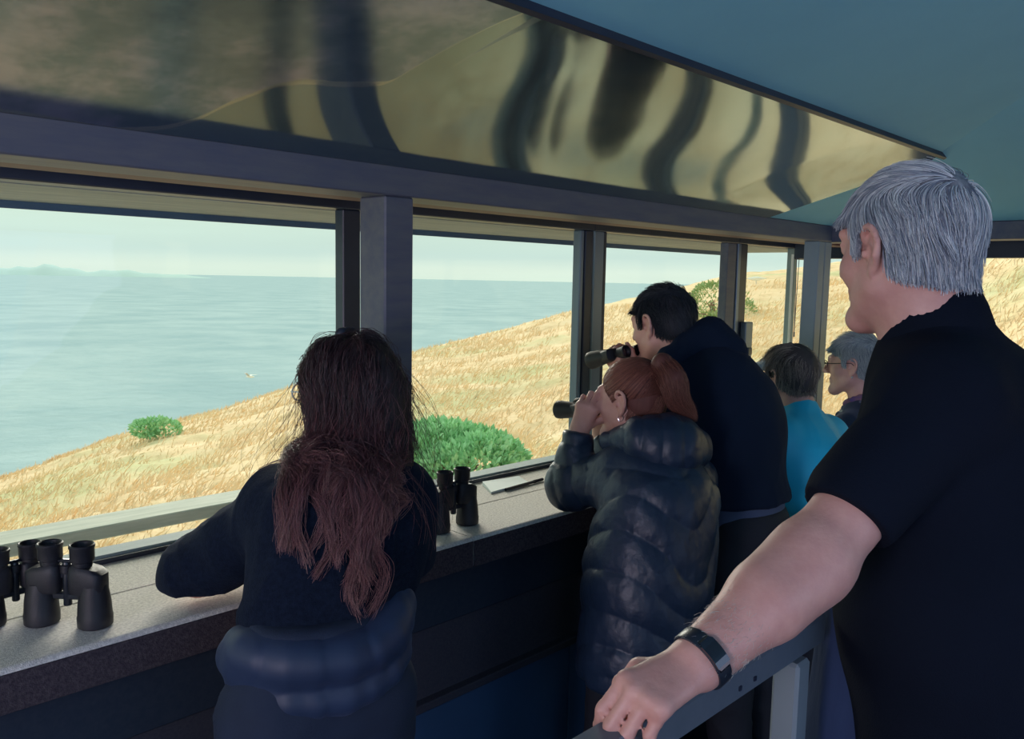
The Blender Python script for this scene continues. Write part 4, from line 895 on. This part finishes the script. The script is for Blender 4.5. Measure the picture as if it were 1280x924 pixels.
for i in range(stp):
    t = i/(stp-1); g = HS.grad(P); v = flow(P, t, rnd); d = HS.ev(P); lift = .004+.010*min(1, t*2.2)*(.3+rnd)+.004*np.sin(ph+t*20)
    v = v-g*(np.sum(v*g, 1)*np.where(d < lift+.004, .9, 0))[:, None]; v /= np.linalg.norm(v, axis=1)[:, None]
    Kc.append(P); P = P+v*(.0145*ln_)[:, None]; d = HS.ev(P); P = P+g*np.clip(lift-d, -.004, .05)[:, None]
Kc = np.stack(Kc, 1); tt_ = np.linspace(0, 1, stp)[None, :, None]
off = rg.normal(0, 1, (ng, per, 1, 3))*.0072*(1-.55*tt_[None]**1.3)+rg.normal(0, 1, (ng, per, 1, 3))*.0010
K = (Kc[:, None]+off+rg.normal(0, 1, (ng, per, 1, 3))*.0045*tt_[None]**2+.0022*np.sin(tt_[None]*34+rg.uniform(0, 6, (ng, per, 1, 3)))).reshape(-1, stp, 3)
strands('hair_strands', K, m_hl, hv, .00045, .0002)
ng2 = 260; rt_ = scalp(H, c, R, ng2, lambda Q: (.9*Q[:, 1]-.35*Q[:, 2] < .045) & (Q[:, 2] > -.03), rg, .96); ph = rg.uniform(0, 6.28, len(rt_)); K2 = [rt_]; P = rt_
for i in range(1, 22):
    t = i/21; g = HS.grad(P); x_ = ((P-c)@R[0]); v = V3(0, 0, -1)+g*(.55*(1-t))+R[0]*(np.sin(ph+t*7)*.5)[:, None]+R[1]*(np.cos(ph*2+t*6)*.3)[:, None]; P = P+v*.0155; d = HS.ev(P); P = P+g*np.clip(.012-d, 0, .05)[:, None]; K2.append(P)
strands('loose_hair', np.stack(K2, 1), m_hl, hv, .00035, .0001)
tb = at(433, 417, 1.66); tie = SDF(); tie.rc(tb-R[0]*.014, tb+R[0]*.014, .013, k=.01); sdf_obj('hair_tie', tie, mat('dark_hair_tie', (.02, .03, .05), .5), hv, .003)
m_gf = mat('pale_glasses_frame', (.45, .55, .55), .3); glasses(p, J['head'], R, .96, m_gf)
# ---- red-haired woman in a quilted coat ----------------------------------------------------------
AZ = 96; J = {}; J['head'] = at(790, 499, 2.32); J['neck'] = at(812, 566, 2.28); J['chest'] = at(822, 640, 2.22); J['belly'] = at(810, 720, 2.20); J['pelvis'] = at(803, 790, 2.18)
J['shL'] = at(776, 598, 2.24); J['elL'] = at(714, 606, 2.34); J['wrL'] = at(724, 538, 2.335)
J['shR'] = at(862, 600, 2.38); J['elR'] = at(792, 614, 2.46); J['wrR'] = at(752, 545, 2.56)
f, r = fill(J, AZ); p = make_person('woman with red ponytail and dark quilted coat looking through binoculars', J, AZ); R = frame(100, -7, 0)
S, H = body_sdf(J, R, .95, .050, f, (.045, .038, .026), (.14, .13, .14), .65)
tgt = at(741, 510, 2.40)      # held binoculars
bd = unit(V3(math.cos(math.radians(92)), math.sin(math.radians(92)), -.10)); bx = unit(np.cross(bd, V3(0, 0, 1)))
hdL = unit(at(738, 500, 2.31)-J['wrL']); hand(S, J['wrL'], hdL, unit(-FW*.9-RT*.25), 1, ((35, 55, 40), (38, 58, 40), (42, 60, 40), (46, 60, 40)), .88, .6, thumb=((.6, .7, -.5), (.3, .8, -.6), (.1, .8, -.6)))
hdR = unit(at(752, 502, 2.50)-J['wrR']); hand(S, J['wrR'], hdR, unit(FW*.9+RT*.2), -1, ((35, 55, 40),)*4, .88, .6)
sdf_obj('body', S, m_skin2, p, .0042)
eye_c = J['head']+R[1]*.100*.95-R[2]*.026
binoculars('black binoculars held to the eyes of the red-haired woman', eye_c+bd*.13, aim(-bd, bx), .86)
m_coat = mat('dark_blue_quilted_nylon', (.012, .027, .060), .46, col2=(.018, .037, .075), nscale=3, coat=.05, bump=.4, bscale=60, bdist=.004)
S = SDF(); n = V3(f[0], f[1], 0); lo_ = J['pelvis']-V3(0, 0, .06)+n*.0
S.rc(lo_, J['belly'], .192, .180, k=.05, n=n, fac=.86); S.rc(J['belly'], J['chest'], .180, .168, k=.05, n=n, fac=.86); S.rc(J['chest'], J['neck']-V3(0, 0, .05), .160, .10, k=.07, n=n, fac=.85)
for q_ in 'LR': S.rc(J['neck']-V3(0, 0, .06), J['sh'+q_], .068, .072, k=.06); limb(S, [J['sh'+q_], J['el'+q_], J['wr'+q_]], [.070, .066, .040], .03)
S.rc(J['neck']-V3(0, 0, .01), J['neck']+V3(0, 0, .03)+n*.012, .074, .068, k=.02)
S.ell(J['head']-V3(0, 0, .06), (.06, .06, .06), k=.01, mode='-')
S.cut((0, 0, lo_[2]-.05), (0, 0, -1), k=.02)
u_ = unit(J['wrL']-J['elL']); S.cut(J['wrL']-u_*.008, u_, k=.004, reach=.07); u_ = unit(J['wrR']-J['elR']); S.cut(J['wrR']-u_*.008, u_, k=.004, reach=.07)
bones = [(lo_-V3(0, 0, .1), J['neck'], .17), (J['shL'], J['elL'], .065), (J['elL'], J['wrL'], .05), (J['shR'], J['elR'], .065), (J['elR'], J['wrR'], .05)]
def coat_disp(P, N):
    s_, k = nearest_bone(P, bones); hx = (P-J['belly'])@r; step = np.where(k == 0, .098, .062)
    t = s_/step+np.where(k == 0, .55*np.cos(hx*15+.6)+1.1*fbm(P*3.6+2, 2), .35*fbm(P*7, 2)); fr_ = np.abs(np.sin(math.pi*t)); amp = np.where(k == 0, .0075, .0055)
    wr = fbm(np.stack([P@r*30, P[:, 2]*11, P@f*30], 1)+s_[:, None]*0, 3); return amp*(fr_**.75)-amp*.6+wr*.005*(.4+(1-fr_))+fbm(P*11+3, 2)*.007+fbm(P*42+3, 2)*.002
sdf_obj('coat', S, m_coat, p, .0048, coat_disp)
S = SDF(); hc_ = at(836, 560, 2.20); S.ell(hc_, (.10, .088, .082), k=.02); S.rc(hc_+V3(0, 0, .01), at(800, 548, 2.18), .06, .045, k=.05); S.rc(at(800, 546, 2.2), at(763, 552, 2.27), .045, .03, k=.04); S.rc(hc_, at(862, 560, 2.27), .07, .06, k=.04)
S.ell(at(828, 520, 2.29), (.075, .075, .055), k=.02, mode='-'); S.ell(J['head'], (.09, .09, .12), k=.01, mode='-')
sdf_obj('hood', S, m_coat, p, .0048, lambda P, N: quilt(P, [(at(780, 560, 2.2), at(875, 560, 2.2), .09)], .052, .005, .6, 6)+fbm(P*26, 2)*.005)
trousers(p, J, f, m_black, rt=.092, rk=.068, ra=.055, rp=(.15, .14), zmax=J['pelvis'][2], seed=7)
m_hr = hairmat('red_hair', [(.07, .022, .02), (.16, .055, .042), (.25, .095, .07), (.33, .15, .11)], .38)
m_hrb = mat('red_hair_base', (.10, .034, .028), .7, col2=(.15, .055, .045), nscale=50, stretch=(1, 1, .3))
G = skull_hair(J['head'], R, .95, 1.0, -.060, .024); hv = sdf_obj('hair', G, m_hrb, p, .0045)
tie_p = at(815, 468, 2.285); c = J['head']
rg = np.random.default_rng(31); P = scalp(H, c, R, 6500, hair_keep(.026, -.062), rg, .95)
K = [P]; n0 = 14; H0 = P.copy()
for i in range(1, n0):
    t = i/(n0-1); X = H0*(1-t)+tie_p*t; d = H.ev(X); g = H.grad(X); X = X+g*np.clip(.0035+.003*math.sin(math.pi*t)-d, 0, .06)[:, None]; K.append(X)
strands('hair_strands', np.stack(K, 1), m_hr, hv, .0006, .0005)
def tail(name, pts, rad, n, m, parent, wav=.004, seed=2, r0=.0005):
    rg = np.random.default_rng(seed); pts = np.array(pts); k = len(pts); ts = np.linspace(0, 1, 22); idx = np.linspace(0, 1, k)
    Cn = np.stack([np.interp(ts, idx, pts[:, i]) for i in range(3)], 1); 
    for _ in range(3): Cn[1:-1] = (Cn[:-2]+2*Cn[1:-1]+Cn[2:])/4
    rr = np.interp(ts, np.linspace(0, 1, len(rad)), rad); o = rg.normal(size=(n, 1, 3)); o /= np.linalg.norm(o, axis=2, keepdims=True); o *= rg.random((n, 1, 1))**.45
    K = Cn[None]+o*rr[None, :, None]+wav*np.sin(ts*9+rg.uniform(0, 6, (n, 1)))[:, :, None]*rg.normal(size=(n, 1, 3))*.5; L_ = rg.uniform(.82, 1, (n, 1)); 
    ti = ts[None]*L_; K2 = np.stack([[np.interp(ti[j], ts, K[j, :, a]) for a in range(3)] for j in range(n)]).transpose(0, 2, 1); return strands(name, K2, m, parent, r0, .00015)
tl = [tie_p, at(828, 455, 2.25), at(843, 475, 2.22), at(846, 500, 2.22), at(858, 512, 2.22), at(868, 525, 2.21)]
S = SDF(); limb(S, tl[:4], [.014, .026, .030, .020], .02); pt = sdf_obj('ponytail', S, m_hrb, p, .005); tail('tail_strands', tl, [.012, .032, .040, .036, .026, .010], 3200, m_hr, pt)
tail('tail_strands', [at(826, 500, 2.23), at(822, 515, 2.23), at(806, 521, 2.23)], [.012, .016, .01], 300, m_hr, pt, seed=5)
S = SDF(); S.rc(tie_p-UP*.012, tie_p+UP*.012, .016, k=.01); sdf_obj('hair_tie', S, m_bino, pt, .004)
MB().tube([J['head']-R[0]*.076*.95-R[2]*.045+R[1]*.002+V3(0, 0, -.009*math.cos(a)+0)-R[1]*.008*math.sin(a) for a in np.linspace(0, 6.28, 13)], .0011, 5).build('earring', mat('silver', (.7, .7, .72), .2, metal=1), p, True)
S = None

# ---- man in the navy hoodie ------------------------------------------------------------------------
AZ = 88; J = {}; J['head'] = at(829, 406, 2.62); J['neck'] = at(862, 452, 2.59); J['chest'] = at(900, 532, 2.56); J['belly'] = at(926, 622, 2.55); J['pelvis'] = at(934, 700, 2.54)
J['shL'] = at(830, 490, 2.52); J['shR'] = at(925, 488, 2.78); J['elL'] = at(818, 522, 2.62); J['elR'] = at(870, 560, 2.85); J['wrL'] = at(793, 476, 2.66); J['wrR'] = at(808, 478, 2.75)
J['foot'] = J['pelvis']+V3(.0, -.06, 0); f, r = fill(J, AZ); p = make_person('dark-haired man in navy hooded sweatshirt holding binoculars, bending to the window', J, AZ); R = frame(86, -14, 0)
S, H = body_sdf(J, R, 1.0, .056, f, (.05, .042, .03), (.155, .15, .16), .66)
bd = unit(V3(math.cos(math.radians(86)), math.sin(math.radians(86)), -.30)); bx = unit(np.cross(bd, V3(0, 0, 1))); eye_c = at(797, 437, 2.64)+bd*.02
bcen = eye_c+bd*.07
for q_, sd in (('L', 1), ('R', -1)): hand(S, J['wr'+q_], unit(bcen-bx*.045*sd-J['wr'+q_]), unit(-bx*sd), sd, ((35, 55, 35),)*4, .95, .5)
sdf_obj('body', S, m_skin2, p, .005)
m_hood = mat('navy_sweatshirt', (.006, .013, .030), .9, col2=(.009, .018, .04), nscale=2, bump=.4, bscale=350, sheen=.05, spec=.12)
S = SDF(); n = V3(f[0], f[1], 0); hm = at(937, 650, 2.54)
S.rc(J['belly']-V3(0, 0, .03), J['chest'], .182, .186, k=.06, n=n, fac=.76); S.rc(J['chest'], J['neck']-V3(0, 0, .05), .190, .10, k=.08, n=n, fac=.85); S.rc(J['chest']-n*.05, at(900, 480, 2.52), .12, .10, k=.08)
for q_ in 'LR': S.rc(J['neck']-V3(0, 0, .06), J['sh'+q_], .075, .078, k=.06); limb(S, [J['sh'+q_], J['el'+q_], J['wr'+q_]], [.076, .066, .040], .04)
S.cut(at(935, 643, 2.36), V3(0, 0, -1)-n*.1, k=.006)
sdf_obj('sweatshirt', S, m_hood, p, .007, lambda P, N: folds(P, .012, 5, (1, 1, .6), 12))
S = SDF(); S.rc(at(862, 434, 2.56), at(888, 420, 2.56), .050, .052, k=.04); S.rc(at(888, 422, 2.56), at(908, 443, 2.54), .052, .052, k=.04); S.rc(at(862, 436, 2.54), at(838, 452, 2.52), .045, .04, k=.04); S.rc(at(908, 443, 2.54), at(914, 455, 2.52), .055, .045, k=.04); S.rc(at(838, 452, 2.52), at(815, 462, 2.58), .04, .025, k=.03)
S.ell(J['head']+V3(.01, 0, .0), (.082, .10, .115), k=.01, mode='-')
sdf_obj('hood', S, m_hood, p, .006, lambda P, N: folds(P, .010, 12, (1, 1, 1), 2))
S = SDF(); hb = J['belly']*.8+J['pelvis']*.2; hb = V3(hb[0], hb[1], hm[2]); S.rc(hb+V3(0, 0, .07), hb-V3(0, 0, .06), .150, .160, k=.02, n=n, fac=.76); S.cut(hm-V3(0, 0, .050), V3(0, 0, -1), k=.004); S.cut(hm+V3(0, 0, .11), V3(0, 0, 1), k=.004)
sdf_obj('shirt_hem', S, mat('slate_shirt', (.06, .085, .16), .85), p, .007)['label'] = 'slate blue shirt hem showing under the sweatshirt'
trousers(p, J, f, m_black, rt=.092, rk=.072, ra=.06, rp=(.158, .155), zmax=J['belly'][2]-.02, seed=9)
m_hk = hairmat('dark_hair', [(.008, .011, .020), (.02, .025, .036), (.05, .058, .07)], .4)
G = skull_hair(J['head'], R, 1.0, 1.02, -.062, .028); hv = sdf_obj('hair', G, mat('dark_hair_cap', (.010, .013, .022), .7), p, .005)
short_hair(hv, H, J['head'], R, 1.0, 6000, m_hk, .0055, 7, (.2, .8, .2), (.0, -.3, -1), hair_keep(.028, -.066), .015, .0007, 4)
binoculars('black binoculars held by the man in the navy sweatshirt', eye_c+bd*.145, aim(-bd, bx), .94)

# ---- woman in the teal jacket ----------------------------------------------------------------------
AZ = 74; J = {}; J['head'] = at(986, 471, 2.94); J['neck'] = at(1000, 518, 2.90); J['chest'] = at(1003, 580, 2.86); J['belly'] = J['chest']+V3(.0, -.10, -.20); J['pelvis'] = J['belly']+V3(.0, -.04, -.14); J['pelvis'][2] = max(J['pelvis'][2], .80); J['belly'][2] = (J['chest'][2]+J['pelvis'][2])/2
J['shL'] = at(970, 548, 2.80); J['shR'] = at(1034, 546, 2.98); J['elL'] = at(954, 585, 2.86); J['elR'] = at(1008, 600, 2.96); J['wrL'] = at(956, 520, 2.95); J['wrR'] = at(975, 520, 3.08)
f, r = fill(J, AZ); p = make_person('woman with short brown hair in bright teal jacket near the corner post', J, AZ); R = frame(72, -6, 0)
S, H = body_sdf(J, R, .90, .048, f, (.043, .038, .026), (.13, .12, .13), .65)
for q_, sd in (('L', 1), ('R', -1)): hand(S, J['wr'+q_], unit(V3(.1, .35, 1)), unit(V3(-.8*sd, -.2, .2)), sd, ((35, 55, 35),)*4, .85, .5)
sdf_obj('body', S, m_skin2, p, .0055)
m_teal = mat('teal_jacket_fabric', (.008, .43, .66), .6, col2=(.012, .48, .72), nscale=3, sheen=.1)
S = SDF(); n = V3(f[0], f[1], 0)
S.rc(J['pelvis'], J['belly'], .148, .146, k=.05, n=n, fac=.8); S.rc(J['belly'], J['chest'], .146, .150, k=.06, n=n, fac=.8); S.rc(J['chest'], J['neck']-V3(0, 0, .04), .145, .075, k=.07, n=n, fac=.82)
for q_ in 'LR': S.rc(J['neck']-V3(0, 0, .05), J['sh'+q_], .058, .068, k=.06); limb(S, [J['sh'+q_], J['el'+q_], J['wr'+q_]], [.070, .058, .040], .03)
S.rc(J['neck']-V3(0, 0, .02), J['neck']+V3(0, 0, .012), .062, .056, k=.02); S.cut((0, 0, J['pelvis'][2]-.08), (0, 0, -1), k=.01)
sdf_obj('jacket', S, m_teal, p, .007, lambda P, N: folds(P, .010, 7, (1, 1, .6), 5))
trousers(p, J, f, m_black, rt=.08, rk=.062, ra=.052, rp=(.13, .13), zmax=J['pelvis'][2]+.05, seed=4)
m_hb = hairmat('grey_brown_hair', [(.07, .062, .06), (.20, .17, .145), (.40, .34, .28)], .42)
c = J['head']; G = skull_hair(c, R, .92, 1.08, -.085, .020, False); hv = sdf_obj('hair', G, mat('brown_hair_base', (.04, .034, .034), .7), p, .005, lambda P, N: fbm(P*np.array([60, 60, 14]), 2)*.005)
short_hair(hv, H, c, R, .92, 6500, m_hb, .0105, 9, (.8, .5, -.2), (.0, .05, -1), lambda Q: (.8*Q[:, 1]-.6*Q[:, 2] < .022) & (Q[:, 2] > -.06), .024, .0007, 6)
m_vis = mat('pale_patterned_cap', (.38, .45, .52), .7, col2=(.15, .22, .32), nscale=90)
T = lambda x, y, z: c+(x*R[0]+y*R[1]+z*R[2])*.92
S = SDF(); S.rc(T(-.05, .085, .045), T(.05, .085, .045), .03, k=.03, n=R[2], fac=.25); S.rc(T(-.03, .13, .038), T(.03, .13, .038), .03, k=.04, n=R[2], fac=.22); S.ell(T(0, .03, .055), (.075, .07, .03), R, k=.02); sdf_obj('cap', S, m_vis, p, .004)
bd = V3(R[1]); bx = V3(R[0]); binoculars('small black binoculars raised by the woman in the teal jacket', T(0, .098, -.005)+bd*.125, aim(-bd, bx), .8)

# ---- grey-haired woman with glasses -------------------------------------------------------------------
AZ = 98; J = {}; J['head'] = at(1069, 456, 3.22); J['neck'] = at(1084, 502, 3.22); J['chest'] = at(1092, 570, 3.21); J['belly'] = J['chest']+V3(-.06, -.09, -.20); J['pelvis'] = J['belly']+V3(0, -.04, -.14)
J['shL'] = at(1063, 538, 3.12); J['shR'] = at(1110, 540, 3.30); J['elL'] = J['shL']+V3(-.04, .05, -.26); J['elR'] = J['shR']+V3(-.02, .05, -.26); J['wrL'] = J['elL']+V3(.06, .07, .20); J['wrR'] = J['elR']+V3(-.06, .07, .20)
J['pelvis'][2] = max(J['pelvis'][2], .78); f, r = fill(J, AZ); p = make_person('grey-haired woman with dark glasses and striped scarf in front of the corner post', J, AZ); R = frame(102, -6, 0)
S, H = body_sdf(J, R, .95, .048, f, (.043, .038, .026), (.13, .12, .13), .65)
for q_, sd in (('L', 1), ('R', -1)): hand(S, J['wr'+q_], unit(V3(.2*sd, 1, .1)), unit(V3(-.2*sd, 0, 1)), sd, ((25, 35, 25),)*4, .85, .5)
sdf_obj('body', S, m_skin2, p, .005)
S = SDF(); n = V3(f[0], f[1], 0)
S.rc(J['pelvis'], J['belly'], .138, .138, k=.05, n=n, fac=.8); S.rc(J['belly'], J['chest'], .138, .142, k=.06, n=n, fac=.8); S.rc(J['chest'], J['neck']-V3(0, 0, .04), .145, .075, k=.07, n=n, fac=.82)
for q_ in 'LR': S.rc(J['neck']-V3(0, 0, .05), J['sh'+q_], .058, .064, k=.06); limb(S, [J['sh'+q_], J['el'+q_], J['wr'+q_]], [.066, .056, .040], .03)
S.cut((0, 0, J['pelvis'][2]-.08), (0, 0, -1), k=.01)
sdf_obj('jacket', S, mat('navy_jacket', (.014, .024, .055), .8, sheen=.2), p, .007, lambda P, N: folds(P, .009, 7, (1, 1, .6), 15))
trousers(p, J, f, m_black, rt=.08, rk=.062, ra=.052, rp=(.125, .125), zmax=J['pelvis'][2]+.05, seed=14)
def scarf(name, h, rad, th, m):
    S = SDF(); ax = unit(J['head']-J['neck']); o = J['neck']+ax*h; pts = [o+(f*math.cos(a)*rad*1.05+r*math.sin(a)*rad)+V3(0, 0, -.035*max(0, math.cos(a))) for a in np.linspace(0, 2*math.pi, 17)]
    for a, b in zip(pts[:-1], pts[1:]): S.rc(a, b, th, k=.01)
    return sdf_obj(name, S, m, p, .0045, lambda P, N: folds(P, .004, 20, (1, 1, 1), 3))
scarf('scarf', .022, .062, .014, mat('purple_scarf', (.09, .05, .20), .85, col2=(.30, .14, .12), nscale=22, stretch=(1, 1, 3)))
scarf('scarf_fold', .0, .078, .011, mat('grey_scarf', (.12, .13, .20), .85)); scarf('pale_stripe', -.014, .092, .007, mat('pale_piping', (.40, .40, .42), .8)); scarf('collar', -.032, .104, .014, MATS['navy_jacket'])
m_hg = hairmat('silver_hair', [(.16, .20, .24), (.38, .43, .45), (.62, .66, .64)], .4)
c = J['head']; G = skull_hair(c, R, .95, 1.06, -.055, .022); hv = sdf_obj('hair', G, mat('silver_hair_base', (.20, .24, .28), .8, col2=(.35, .39, .41), nscale=60), p, .005)
short_hair(hv, H, c, R, .95, 7000, m_hg, .0065, 8, (.2, .9, .1), (.0, -.35, -1), hair_keep(.024, -.06), .022, .0007, 8)
glasses(p, c, R, .95, mat('black_glasses_frame', (.02, .015, .02), .3))
S = SDF(); S.ell(c-R[0]*.078*.95-R[2]*.043, (.004, .004, .004), k=.002); sdf_obj('earring', S, MATS['silver'], p, .0012)
